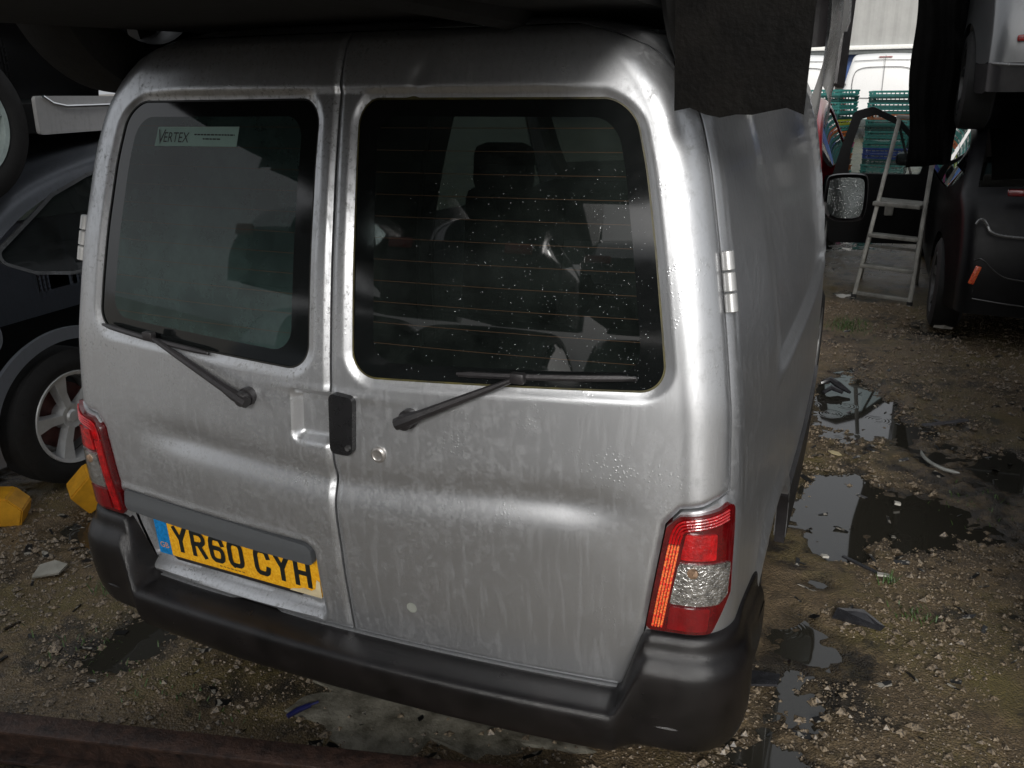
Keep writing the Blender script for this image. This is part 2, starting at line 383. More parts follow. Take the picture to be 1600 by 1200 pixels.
def make_water():
    m, nt, p, co = base_mat('puddle_water')
    p.inputs['Base Color'].default_value = (.030, .028, .022, 1); p.inputs['Roughness'].default_value = .03; p.inputs['IOR'].default_value = 1.4
    p.inputs['Specular IOR Level'].default_value = 1.0
    vo = nd(nt, 'ShaderNodeTexVoronoi'); vo.inputs['Scale'].default_value = 5.5; nt.links.new(co, vo.inputs['Vector'])
    s = nd(nt, 'ShaderNodeMath', operation='MULTIPLY'); nt.links.new(vo.outputs['Distance'], s.inputs[0]); s.inputs[1].default_value = 75
    w = nd(nt, 'ShaderNodeMath', operation='SINE'); nt.links.new(s.outputs[0], w.inputs[0])
    fall = ramp(nt, vo.outputs['Distance'], .10, .42, (1, 1, 1, 1), (0, 0, 0, 1))
    a = nd(nt, 'ShaderNodeMath', operation='MULTIPLY'); nt.links.new(w.outputs[0], a.inputs[0]); nt.links.new(fall, a.inputs[1])
    bn = nd(nt, 'ShaderNodeBump'); bn.inputs['Strength'].default_value = .12; bn.inputs['Distance'].default_value = .001
    nt.links.new(a.outputs[0], bn.inputs['Height']); nt.links.new(bn.outputs[0], p.inputs['Normal'])
    v = [(-2.6, -1, WATER), (2.9, -1, WATER), (2.9, 10.4, WATER), (-2.6, 10.4, WATER)]
    tag(mesh('puddle_water', v, [(0, 1, 2, 3)], m, smooth=False), 'rain water standing in puddles on the ground', kind='structure')
make_water()
def make_bits():
    # dark slivers of plastic, glass and twig trodden into the mud
    n = 420; x = np.concatenate([rng.uniform(.9, 2.4, 260), rng.uniform(-2.2, .6, n-260)]); y = np.concatenate([rng.uniform(.2, 5.2, 260), rng.uniform(-.5, .8, n-260)])
    V = []; F = []
    for i in range(n):
        z = max(float(ground_z(x[i:i+1], y[i:i+1])[0]), WATER); a = random.uniform(0, 6.28); L = random.uniform(.006, .035); w = L*random.uniform(.12, .5); t = random.uniform(-.4, .4); b = len(V)
        d = Vector((math.cos(a), math.sin(a), t)).normalized(); e = Vector((-math.sin(a), math.cos(a), random.uniform(-.3, .3))); c = Vector((x[i], y[i], z+.004))
        q = [c-d*L-e*w*.6, c+d*L*.8-e*w, c+d*L+e*w*.5, c-d*L*.7+e*w]
        V += q+[p-Vector((0, 0, .003)) for p in q]; F += [(b, b+1, b+2, b+3), (b+7, b+6, b+5, b+4)]+[(b+k, b+4+k, b+4+(k+1) % 4, b+(k+1) % 4) for k in range(4)]
    m, nt, p, co = base_mat('trodden_bits'); f = noise(nt, co, 40, 1)
    nt.links.new(ramp(nt, f, .55, .62, (.012, .012, .012, 1), (.30, .28, .24, 1)), p.inputs['Base Color']); p.inputs['Roughness'].default_value = .3
    tag(mesh('debris_bits', V, F, m, smooth=False), 'small slivers of debris trodden into the mud', kind='stuff')
make_bits()
def make_gravel():
    N = 115000
    x = np.concatenate([rng.uniform(.75, 2.6, 80000), rng.uniform(-2.3, .9, N-80000)])
    y = np.concatenate([rng.uniform(-.2, 5.5, 80000), rng.uniform(-.75, .9, N-80000)])
    keep = fbm(x, y, 2.2, 9) > -.22; x, y = x[keep], y[keep]; z = ground_z(x, y); k = z > WATER-.006; x, y, z = x[k], y[k], z[k]
    n = len(x); r = .0014+.0048*rng.random(n)**2.5+.016*rng.random(n)**24
    base = np.array([(1, 0, 0), (-1, 0, 0), (0, 1, 0), (0, -1, 0), (0, 0, 1), (0, 0, -1)], float)
    V = base[None]*(r[:, None, None]*rng.uniform(.55, 1.35, (n, 6, 1)))*np.array((1, 1, .65))
    th = rng.uniform(0, 6.28, n); c, s = np.cos(th)[:, None], np.sin(th)[:, None]
    V = np.stack([V[..., 0]*c-V[..., 1]*s, V[..., 0]*s+V[..., 1]*c, V[..., 2]], -1)+np.stack([x, y, z+r*.25], -1)[:, None]
    tri = np.array([(0, 2, 4), (2, 1, 4), (1, 3, 4), (3, 0, 4), (2, 0, 5), (1, 2, 5), (3, 1, 5), (0, 3, 5)])
    F = (np.arange(n)[:, None, None]*6+tri[None]).reshape(-1, 3)
    m, nt, p, co = base_mat('gravel_stone')
    vo = nd(nt, 'ShaderNodeTexNoise'); vo.inputs['Scale'].default_value = 160; nt.links.new(co, vo.inputs['Vector'])
    f = ramp(nt, vo.outputs['Fac'], .35, .65)
    nt.links.new(mixc(nt, f, (.045, .036, .027), (.30, .235, .16)), p.inputs['Base Color']); p.inputs['Roughness'].default_value = .42
    o = mesh('gravel', V.reshape(-1, 3), F, m, smooth=False); tag(o, 'loose wet gravel scattered over the yard', kind='stuff')
make_gravel()

# ------------------------------------------------------------------ silver van
def smooth_table(kn, z0, z1, n=900, sig=.02, ztop=1.70):
    k = np.array(kn); z = np.linspace(z0, z1, n); v = np.interp(z, k[:, 0], k[:, 1]); h = (z1-z0)/(n-1)
    r = int(3*sig/h); w = np.exp(-.5*(np.arange(-r, r+1)*h/sig)**2); w /= w.sum()
    s = np.convolve(np.pad(v, r, mode='edge'), w, 'valid'); b = np.clip((z-ztop)/.04, 0, 1)
    return lambda q: np.interp(q, z, s*(1-b)+v*b)
VW = smooth_table([(.2, .855), (.6, .868), (.85, .866), (1.07, .852), (1.22, .829), (1.37, .803), (1.517, .772), (1.616, .742), (1.67, .708), (1.70, .682), (1.735, .645), (1.76, .605), (1.78, .55), (1.795, .47), (1.805, .36), (1.81, .14)], .2, 1.81)
VY = smooth_table([(.2, -.0), (.43, -.018), (.6, -.038), (.72, -.045), (.85, -.043), (.93, -.037), (1.094, -.02), (1.236, .004), (1.34, .024), (1.513, .064), (1.60, .088), (1.664, .107), (1.71, .122), (1.74, .137), (1.76, .15), (1.78, .175), (1.795, .215), (1.805, .30), (1.81, .50)], .2, 1.81)
QF = .76
def S(q, z, d=0.):
    """point of the van skin: q runs from the left side round the rear to the right side, d is the offset outwards"""
    q = np.asarray(q, float); z = np.asarray(z, float)+0*q; d = np.asarray(d, float)+0*q
    a = np.abs(q); sg = np.sign(q); W = VW(z); rc = np.minimum(.10, W*.45); Wf = W-rc
    xf = np.minimum(a, QF)/QF*Wf; t = np.clip((a-QF)/.10, 0, math.pi/2); e = np.maximum(a-QF-.05*math.pi, 0)
    x = xf+rc*np.sin(t); y = VY(z)+.042*(xf/.71)**2+rc*(1-np.cos(t))*1.05+e
    nx = np.where(a < QF, .118*xf/.71, np.sin(t)); ny = np.where(a < QF, -1., -np.cos(t)); nl = np.hypot(nx, ny)
    x = x+.034*np.sin(np.clip(e/2.7, 0, 1)*math.pi)
    return np.stack([sg*(x+d*nx/nl), y+d*ny/nl, z], -1)
def SP(q, z, d=0.): return Vector(S(np.array([q]), np.array([z]), np.array([d]))[0])

van = empty('silver_van', (0, 0, 0))
tag(van, 'silver panel van with twin rear doors and yellow number plate, closest to the camera', 'van')
# outlines in (q, z)
DOORR_P = [(-.005, .432), (.655, .432), (.685, .56), (.726, .85), (.755, .884), (.80, .892), (.862, .918), (.866, 1.72), (.80, 1.778), (-.005, 1.778)]
DOORL_P = [(-.011, .432), (-.011, 1.778), (-.80, 1.778), (-.866, 1.72), (-.862, .918), (-.80, .892), (-.755, .884), (-.726, .85), (-.685, .56), (-.655, .432)]
doorR, doorL = sd_round(DOORR_P, .004), sd_round(DOORL_P, .004)
WINR_P = [(.046, 1.082), (.733, 1.112), (.733, 1.647), (.046, 1.650)]
WINL_P = [(-.733, 1.112), (-.066, 1.082), (-.066, 1.650), (-.733, 1.647)]
winR, winL = sd_round(WINR_P, .058), sd_round(WINL_P, .058)
PLREC = sd_round([(-.702, .462), (-.082, .446), (-.082, .662), (-.702, .684)], .03)
HREC = sd_round([(-.112, .922), (.01, .922), (.01, 1.046), (-.112, 1.046)], .02)
def door_disp(q, z, dsd, wsd, left):
    d = -.007*(1-sstep(-dsd(q, z), 0., .012))
    w = wsd(q, z)
    d = d-.008*(1-sstep(w, 0., .020))
    zg = .872-.03*np.exp(-((q-.02)/.35)**2)
    fade = sstep(q, -.66, -.42)*(1-sstep(q, .52, .70))
    d = d-.013*np.exp(-((z-zg)/.033)**2)*fade+.004*np.exp(-((z-zg+.08)/.05)**2)*fade
    d = d+.006*sstep(z, 1.660, 1.672)*(1-sstep(np.abs(q), .52, .74))
    d = d+.0035*np.exp(-((z-1.045)/.010)**2)*np.exp(-(q/.16)**2)
    d = d-.006*np.exp(-(((q-.235)*1.6-(z-1.70)*1.2)/.035)**2)*np.exp(-((z-1.69)/.03)**2)
    if left:
        d = d-.034*(1-sstep(PLREC(q, z), -.022, .008))+.004*np.exp(-((PLREC(q, z)-.012)/.008)**2)
        d = d-.024*(1-sstep(HREC(q, z), -.02, .004))
    return d
for left in (False, True):
    dsd, wsd, pol = (doorL, winL, WINL_P) if left else (doorR, winR, WINR_P)
    sgn = -1 if left else 1
    cut = s_max(dsd, s_neg(wsd))
    us = ar(-.875, .004, .0062) if left else ar(-.012, .875, .0062)
    dr = rmesh('rear_door', cut, us, ar(.425, 1.785, .0062), lambda u, v, d, a=dsd, b=wsd, l=left: S(u, v, d+np.where(d < 0, -.007, door_disp(u, v, a, b, l))), SILVER, van, lip=.018)
    tag(dr, 'narrow-looking silver left rear door carrying the number plate' if left else 'silver right rear door with black handle and lock')
    innr = inset(pol, .036); innr = [(u+(sgn*-.012 if abs(u) > .4 else -sgn*-.012*1.3), v) for u, v in innr]
    inn = sd_round(innr, .05)
    gm = lambda u, v, d: S(u, v, d-.011)
    uu = ar(min(p[0] for p in pol)-.01, max(p[0] for p in pol)+.01, .012); vv = ar(1.07, 1.66, .012)
    rmesh('window_border', s_max(s_off(wsd, -.002), s_neg(inn)), uu, vv, gm, M('black_frit', (.006, .007, .007), .06, var=.2, coat=.6), dr)
    gl = glass_mat('misted_tinted_glass', (.07, .10, .10), (.060, .098, .092), .25, .40, lines=.043) if left else glass_mat('wet_tinted_glass', (.085, .105, .10), (.035, .044, .04), .10, .35, lines=.043)
    rmesh('window_pane', inn, uu, vv, gm, gl, dr)
    ub = ar(min(p[0] for p in pol)-.02, max(p[0] for p in pol)+.02, .01)
    # rubber seal round the glass
    rmesh('window_seal', s_max(s_off(wsd, -.004), s_neg(s_off(wsd, .004))), ar(uu[0]-.02, uu[-1]+.02, .004), ar(1.06, 1.67, .004), lambda u, v, d: S(u, v, d-.0085), (M('seal_black', (.012, .012, .010), .5) if left else M('seal', (.03, .028, .014), .5, var=.6, scale=20, alt=(.10, .085, .02))), dr)
    # hinge: three knuckles
    hz = [1.262, 1.298, 1.300, 1.336, 1.338, 1.374]
    for k in range(3):
        a, b = SP(sgn*.868, hz[2*k], .008), SP(sgn*.868, hz[2*k+1], .008)
        e = (b-a).normalized()*.004
        MB().tube([a, a+e*.5, b-e*.5, b], [.009, .0125, .0125, .009], 14).build('hinge', M('hinge_paint', (.55, .55, .54), .35, metal=.5, var=.15), dr)
    # wiper
    px, pz, ax, az, b0, b1 = ((-.228, 1.012, -.520, 1.122, (-.705, 1.126), (-.345, 1.098)) if left else (.190, 1.014, .440, 1.128, (.302, 1.120), (.676, 1.142)))
    wp = MB(); p0, p1 = SP(px, pz, -.005), SP(px, pz, .034)
    wp.tube([p0, p0.lerp(p1, .5), p0.lerp(p1, .52), p1, p1+(p1-p0)*.08], [.021, .021, .017, .017, .010], 16)
    wi = wp.build('wiper', BLACKPL, van); tag(wi, ('wiper on the left rear window with its arm pointing up left' if left else 'wet wiper on the right rear window with its arm pointing up right'))
    am = MB(); A, B = SP(px-(.018 if not left else -.018), pz-.006, .030), SP(ax, az, .020)
    am.tube([A, A.lerp(B, .12), A.lerp(B, .22), A.lerp(B, .7), B], [.0135, .0145, .011, .008, .005], 8)
    am.build('wiper_arm', BLACKPL, wi)
    bl = MB(); n = 12
    pts = [SP(b0[0]+(b1[0]-b0[0])*i/n, b0[1]+(b1[1]-b0[1])*i/n, .006+.006*math.sin(math.pi*i/n)) for i in range(n+1)]
    bl.tube(pts, [.003]+[.0065]*(n-1)+[.003], 6)
    bl.tube([pts[0]+Vector((0, .008, -.006))]+[p+Vector((0, .008, -.007)) for p in pts[1:-1]]+[pts[-1]+Vector((0, .008, -.006))], .0028, 5)
    bl.box(B, (.03, .018, .022), None, .004)
    bl.build('wiper_blade', BLACKPL, wi)
DR = [o for o in van.children if o.name.startswith('rear_door')]
dR, dL = DR[0], DR[1]
# handle, lock, stains
rmesh('door_handle', sd_round([(.000, .918), (.056, .916), (.060, 1.046), (.000, 1.052)], .014), ar(-.01, .070, .004), ar(.900, 1.062, .004), lambda u, v, d: S(u, v, d+.014+.006*np.cos((u-.028)/.03)), M('handle_black', (.012, .012, .013), .28, var=.3), dR, lip=.03)
c = SP(.048, .935, .022); MB().lathe([(0, .0), (-.002, .006), (.004, .007)], 14, 'Y', c).build('handle_screw', M('dull_grey', (.05, .05, .05), .4), dR)
c = SP(.112, .922, .0); MB().lathe([(.004, .018), (-.004, .018), (-.007, .015), (-.0075, .012), (-.006, .010), (-.006, .001)], 22, 'Y', c).build('lock', M('lock_steel', (.40, .38, .36), .35, metal=.7, var=.2), dR)
# a pale round mark low on the right door
c = SP(.165, .545, .0008); V = [c+Vector((.013*math.cos(k/14*6.283), -.0012, .013*math.sin(k/14*6.283))) for k in range(14)]
mesh('round_mark', V, [tuple(range(14))], M('pale_mark', (.26, .27, .24), .55), dR, smooth=False)
# rain beads on the right pane
def beads():
    n = 700; u = rng.beta(2.6, 1.2, n)*.66+.06; v = 1.10+rng.random(n)**1.3*.42; r = .0004+.0007*rng.random(n)**3
    k = winR(u, v) < -.004; u, v, r = u[k], v[k], r[k]; n = len(u); C = S(u, v, -.0105)
    V = []; F = []
    ring = [(math.cos(t*math.pi/3), math.sin(t*math.pi/3)) for t in range(6)]
    for i in range(n):
        b = len(V); V += [(C[i, 0]+a*r[i], C[i, 1], C[i, 2]+e*r[i]*1.2) for a, e in ring]+[(C[i, 0]+a*r[i]*.6, C[i, 1]-r[i]*.6, C[i, 2]+e*r[i]*.6) for a, e in ring]+[(C[i, 0], C[i, 1]-r[i]*.8, C[i, 2])]
        for k2 in range(6): F += [(b+k2, b+(k2+1) % 6, b+6+(k2+1) % 6, b+6+k2), (b+6+k2, b+6+(k2+1) % 6, b+12)]
    o = mesh('rain_beads', V, F, M('water_bead', (.75, .78, .8), .05, metal=.9, var=.05), dR); tag(o, kind='stuff')
beads()
# sticker
def SX(x, z, d): return SP(x, z, d)
st = mesh('window_sticker', [SP(-.600+.285*(i/6), zz+.002*i/6, -.0095) for zz in (1.548, 1.590) for i in range(7)], [(i, i+1, i+8, i+7) for i in range(6)], M('sticker_green', (.28, .44, .39), .5, var=.1), van)
tag(st, 'pale green sticker reading VERTEX on the left rear window')
def text_mesh(name, body, size, fn, mat, parent, sx=1., extr=0.):
    cu = bpy.data.curves.new(name, 'FONT'); cu.body = body; cu.size = size; cu.resolution_u = 3
    o = bpy.data.objects.new(name, cu); COL.objects.link(o); bpy.context.view_layer.update()
    me = bpy.data.meshes.new_from_object(o.evaluated_get(bpy.context.evaluated_depsgraph_get())); bpy.data.objects.remove(o, do_unlink=True)
    V = [fn(v.co.x*sx, v.co.y) for v in me.vertices]; F = [tuple(p.vertices) for p in me.polygons]
    return mesh(name, V, F, mat, parent, smooth=False)
INK = M('black_ink', (.012, .014, .013), .5, var=.1)
text_mesh('sticker_initial', 'V', .046, lambda u, v: SP(-.595+u, 1.553+v, -.0085), INK, st)
text_mesh('sticker_lettering', 'ERTEX', .0315, lambda u, v: SP(-.572+u, 1.557+v, -.0085), INK, st)
mb = MB()
for row, (x0, x1) in enumerate(((-.462, -.325), (-.430, -.370))):
    x = x0
    while x < x1:
        w = random.uniform(.006, .013); a = SP(x, 1.573-row*.009, -.0085); b = SP(min(x+w, x1), 1.573-row*.009, -.0085)
        mb.add([a, b, b+Vector((0, 0, .0028)), a+Vector((0, 0, .0028))], [(0, 1, 2, 3)]); x += w+.002
mb.build('sticker_small_print', INK, st, smooth=False)

# body shell with wheel arches and pressed side panels
def side_y(q, z): return np.abs(q)-QF-.05*math.pi+VY(z)+.042+.105
PRESS = sd_round([(.30, 1.0), (1.98, 1.0), (1.98, 1.35), (1.86, 1.64), (.30, 1.64)], .05)
def body_disp(q, z):
    a = np.abs(q); y = side_y(q, z); s = PRESS(y, z); on = (a > .95)
    edge = -.014*(1-sstep(s, -.022, .004))*sstep(y, .50, .72)+.010*np.exp(-((s-.018)/.016)**2)*sstep(y, .50, .70)
    sw = .008*np.exp(-((z-.80)/.03)**2)*0
    flare = .016*np.exp(-((np.hypot(y-.62, z-.30)-.36)/.03)**2)
    return np.where(on, edge+sw+flare, 0)-.006*(1-sstep(a, .866, .880))*(z > .9)
cutd = s_min(s_off(doorR, -.0035), s_off(doorL, -.0035))
archc = s_min(sd_circle(1.42, .30, .345), sd_circle(-1.42, .30, .345))
bsd = s_max(lambda u, v: np.abs(u)-2.93, lambda u, v: .33-v, lambda u, v: v-1.8099, s_neg(cutd), s_neg(archc))
uq = np.concatenate([ar(-3.06, -1.0, .03)[:-1], ar(-1.0, -.6, .01)[:-1], ar(-.6, .6, .05)[:-1], ar(.6, 1.0, .01)[:-1], ar(1.0, 3.06, .024)])
vz = np.concatenate([ar(.32, 1.70, .011)[:-1], ar(1.70, 1.79, .008)[:-1], ar(1.79, 1.81, .0025)])
body = rmesh('body_shell', bsd, uq, vz, lambda u, v, d: S(u, v, d+np.where(d < 0, 0, body_disp(u, v))), SILVER, van, lip=.02)
# roof filler along the crown
vy = float(VY(1.81)); w = float(VW(1.81))
mesh('roof_crown', [(-w-.02, vy-.02, 1.8085), (w+.02, vy-.02, 1.8085), (w+.02, 2.7, 1.8085), (-w-.02, 2.7, 1.8085)], [(0, 1, 2, 3)], SILVER, van)
# dark lining inside, load floor, half bulkhead
LIN = M('load_lining', (.05, .055, .055), .8, var=.3)
lsd = s_max(lambda u, v: np.abs(u)-2.85, lambda u, v: .5-v, lambda u, v: v-1.79, s_neg(s_off(cutd, -.03)))
rmesh('lining', lsd, uq[::2], vz[::2], lambda u, v, d: S(u, v, d-.05)-np.array((0, 0, .012)), LIN, van)
MB().box((0, 1.25, .50), (1.60, 2.3, .06)).build('load_floor', LIN, van)
MB().box((0, 1.25, 1.765), (1.2, 1.8, .01)).build('headlining', LIN, van)

# bumper
def bumper():
    mid = [(-.02, .424), (.0, .426), (.05, .428), (.082, .424), (.094, .410), (.096, .375), (.090, .335), (.075, .305), (.03, .285), (-.03, .285)]
    cor = [(-.010, .604), (.004, .602), (.018, .592), (.026, .562), (.046, .545), (.062, .520), (.070, .44), (.066, .36), (.045, .305), (-.03, .285)]
    def fine(p):
        P = chaikin(p, 2, closed=False); return np.array(P)
    A, B = fine(mid), fine(cor); qs = np.concatenate([ar(-1.16, -.6, .012)[:-1], ar(-.6, .6, .04)[:-1], ar(.6, 1.16, .012)])
    V = []; n = len(A)
    for q in qs:
        w = float(sstep(abs(q), .635, .70)); P = A*(1-w)+B*w
        sidef = 1-.52*float(sstep(abs(q), .80, 1.0))
        if abs(q) > .98: pass
        sag = .012*math.exp(-((q+.30)/.12)**2)
        for d, z in P:
            zz = z-(.02*float(sstep(abs(q), .95, 1.15)) if z > .5 else 0)
            p = S(np.array([q]), np.array([max(zz, .25)]), np.array([d*sidef if d > 0 else d]))[0]
            V.append((p[0], p[1]-sag*.3*(d > .04), zz+sag*(.40 < z < .43)*0.35))
    F = [(i*n+j, (i+1)*n+j, (i+1)*n+j+1, i*n+j+1) for i in range(len(qs)-1) for j in range(n-1)]
    o = mesh('rear_bumper', V, F, BUMPPL, van, angle=60)
    # moulded ridges on the corners
    for sg in (1, -1):
        MB().tube([SP(sg*(.715+.16*t/6), .395, .064-.034*max(0, t-2)/6) for t in range(7)], [.002]+[.006]*5+[.002], 6).build('bumper_ridge', BUMPPL, o)
    return o
bumper()
# tail lights
LAMP = [(.694, .609), (.822, .609), (.846, .665), (.861, .70), (.861, .905), (.83, .890), (.79, .881), (.755, .876), (.729, .85)]
def lens(name, poly, r, d0, mat, par, sg, lip=.012, st=.005):
    P = [(sg*u, v) for u, v in poly]; us = [p[0] for p in P]; vs2 = [p[1] for p in P]
    return rmesh(name, sd_round(P, r), ar(min(us)-.01, max(us)+.01, st), ar(min(vs2)-.01, max(vs2)+.01, st), lambda u, v, d: S(u, v, d+d0), mat, par, lip=lip)
def strip_mat():
    m, nt, p, co = base_mat('prism_reflector')
    sp = nd(nt, 'ShaderNodeSeparateXYZ'); nt.links.new(co, sp.inputs[0])
    vo = nd(nt, 'ShaderNodeTexVoronoi'); vo.inputs['Scale'].default_value = 230; nt.links.new(co, vo.inputs['Vector'])
    nt.links.new(mixc(nt, ramp(nt, vo.outputs['Distance'], .2, .7), (1.0, .30, .07), (.85, .035, .02)), p.inputs['Base Color'])  # base pushed to bright orange, standing in for the prisms' returned flash
    p.inputs['Roughness'].default_value = .25; p.inputs['Coat Weight'].default_value = 1
    bn = nd(nt, 'ShaderNodeBump'); bn.inputs['Strength'].default_value = .6; bn.inputs['Distance'].default_value = .002
    nt.links.new(vo.outputs['Distance'], bn.inputs['Height']); nt.links.new(bn.outputs[0], p.inputs['Normal'])
    return m
STRIP = strip_mat()
REDBRIGHT = M('red_lens_bright', (.40, .004, .006), .10, var=.5, scale=60, coat=1, bump=.6, bscale=130)
REDDARK = M('red_lens_dark', (.09, .002, .003), .12, var=.4, scale=30, coat=1)
CLEAR = M('clear_lens', (.50, .49, .47), .10, metal=.85, var=.65, scale=60, coat=1, bump=1., bscale=140)
for sg in (1, -1):
    L = lens('tail_light', LAMP, .012, .010, REDDARK, van, sg, .03)
    tag(L, 'red and clear tail light on the right rear corner' if sg > 0 else 'red and clear tail light on the left rear corner')
    ie = lambda z: .694+.035*(z-.609)/.241
    for k in range(4):
        o1 = .0105+.0058*k
        lens('reflector_strip', [(ie(.620)+o1, .620), (ie(.620)+o1+.0042, .620), (ie(.815)+o1+.0042, .815), (ie(.815)+o1, .815)], .0012, .0135, STRIP if sg > 0 else REDBRIGHT, L, sg, .006, .003)  # right strips get the flash-bright colour, left ones plain red
        pts = [(ie(.818)+o1+.002, .818), (ie(.84)+o1+.0025, .842-.002*k), (.752+.004*k, .864-.0055*k), (.78, .871-.0062*k), (.815, .877-.0062*k), (.845, .888-.0062*k)]
        MB().tube([SP(sg*u, v, .0125) for u, v in chaikin(pts, 2, False)], .0026, 6).build('lens_rib', REDBRIGHT, L)
    lens('clear_lens', [(.741, .682), (.832, .682), (.850, .702), (.853, .776), (.756, .776)], .004, .0145, CLEAR, L, sg)
    lens('red_lens', [(.760, .786), (.822, .786), (.822, .842), (.768, .842)], .003, .0145, REDBRIGHT, L, sg)
    lens('red_lens', [(.737, .619), (.812, .619), (.816, .674), (.742, .674)], .003, .0140, REDLENS, L, sg)
    c = SP(sg*.765, .655 if 0 else .728, .010)
    for zc, rr in ((.758, .012),):
        c = SP(sg*.782, zc, .0155); MB().lathe([(.002, rr), (-.0015, rr*.9), (-.003, rr*.5), (-.0035, .001)], 20, 'Y', c).build('bulb_lens', M('bulb_amber', (.50, .33, .22), .12, metal=.6, var=.5, scale=60, coat=1), L)

# number plate with its garnish
def PL(u, v, d=0.): return Vector((-.621+u*1.022, .014-.030*u/.52-d-.05*(v-.05), .503+v))
def plate_mat():
    m, nt, p, co = base_mat('plate_yellow')
    f = ramp(nt, noise(nt, co, 130, 3, .7), .38, .64)
    nt.links.new(mixc(nt, f, (.82, .36, .008), (1.0, .56, .03)), p.inputs['Base Color']); p.inputs['Roughness'].default_value = .25; p.inputs['Coat Weight'].default_value = .6
    return m
pm = MB().prism([(0, 0), (.52, 0), (.52, .111), (0, .111)], 0, .004, lambda u, v, a: PL(u, v, a)).build('number_plate', plate_mat(), van, smooth=False)
tag(pm, 'yellow number plate reading YR60 CYH')
MB().prism([(0, 0), (.043, 0), (.043, .111), (0, .111)], .0042, .005, PL).build('blue_band', M('plate_blue', (.01, .20, .50), .3, var=.4, scale=120), pm, smooth=False)
text_mesh('country_letters', 'GB', .024, lambda u, v: PL(.006+u, .020+v, .0056), M('plate_orange', (.75, .33, .08), .4), pm, 1.0)
GLY = {'Y': [[(0, 1), (.5, .48), (1, 1)], [(.5, .48), (.5, 0)]],
       'R': [[(0, 0), (0, 1), (.72, 1), (.95, .88), (1, .75), (.95, .62), (.72, .5), (0, .5)], [(.5, .5), (1, 0)]],
       '6': [[(1, .78), (.93, .92), (.75, 1), (.25, 1), (.07, .92), (0, .78), (0, .22), (.07, .08), (.25, 0), (.75, 0), (.93, .08), (1, .22), (1, .38), (.93, .5), (.75, .57), (0, .57)]],
       '0': [[(.25, 0), (.75, 0), (.93, .08), (1, .22), (1, .78), (.93, .92), (.75, 1), (.25, 1), (.07, .92), (0, .78), (0, .22), (.07, .08), (.25, 0)]],
       'C': [[(1, .76), (.93, .92), (.75, 1), (.25, 1), (.07, .92), (0, .78), (0, .22), (.07, .08), (.25, 0), (.75, 0), (.93, .08), (1, .24)]],
       'H': [[(0, 0), (0, 1)], [(1, 0), (1, 1)], [(0, .5), (1, .5)]]}
def glyph(mb, ch, x0, z0, w, h, t):
    layer = 0
    for pl in GLY[ch]:
        P = [(x0+t/2+a*(w-t), z0+t/2+b*(h-t)) for a, b in pl]
        for i in range(len(P)-1):
            a, b = np.array(P[i]), np.array(P[i+1]); d = (b-a)/np.linalg.norm(b-a); n = np.array((-d[1], d[0]))*t/2
            ea = d*t/2 if i == 0 else 0; eb = d*t/2 if i == len(P)-2 else 0
            if ch == 'Y' and i == 0 and len(P) == 3: ea = d*t*.25
            q = [a-n-ea, b-n+eb, b+n+eb, a+n-ea]; dd = .0052+.00006*layer; layer += 1
            mb.add([PL(p[0], p[1], dd) for p in q], [(0, 1, 2, 3)])
            if i > 0:
                mb.add([PL(a[0]+t/2*math.cos(k*math.pi/6), a[1]+t/2*math.sin(k*math.pi/6), .0052+.00006*layer) for k in range(12)], [tuple(range(12))]); layer += 1
x = .058
for ch in 'YR60 CYH':
    if ch == ' ': x += .022; continue
    g = MB(); glyph(g, ch, x, .019, .050, .079, .0135); g.build('plate_character', INK, pm, smooth=False); x += .061
mb = MB()
for k in range(7): mb.prism([(.205+.012*k, .0085), (.205+.012*k+.008, .0085), (.205+.012*k+.008, .0105), (.205+.012*k, .0105)], .0042, .0046, PL)
mb.build('maker_line', INK, pm, smooth=False)
MB().prism([(.06, -.008), (.46, -.008), (.47, .0), (.05, .0)], -.002, .006, PL).build('plate_holder', BLACKPL, pm, smooth=False)
MB().prism([(.425, -.001), (.521, -.001), (.521, .045), (.512, .05), (.505, .022), (.492, .013), (.470, .016), (.455, .010), (.435, .006)], .0061, .0066, PL).build('peeled_corner', M('peeled_film', (.62, .52, .32), .5, var=.3), pm, smooth=False)
gp = [(-.695, .622), (-.088, .604), (-.084, .640), (-.105, .656), (-.30, .668), (-.695, .682)]
rmesh('plate_garnish', sd_round(gp, .014), ar(-.71, -.09, .006), ar(.58, .68, .005), lambda u, v, d: S(u, v, d+.004-.006*sstep(v, .635, .678)), paint_mat('garnish_paint', (.12, .128, .136), metal=.3, rough=.3, dirt_amt=.35), dL, lip=.055)

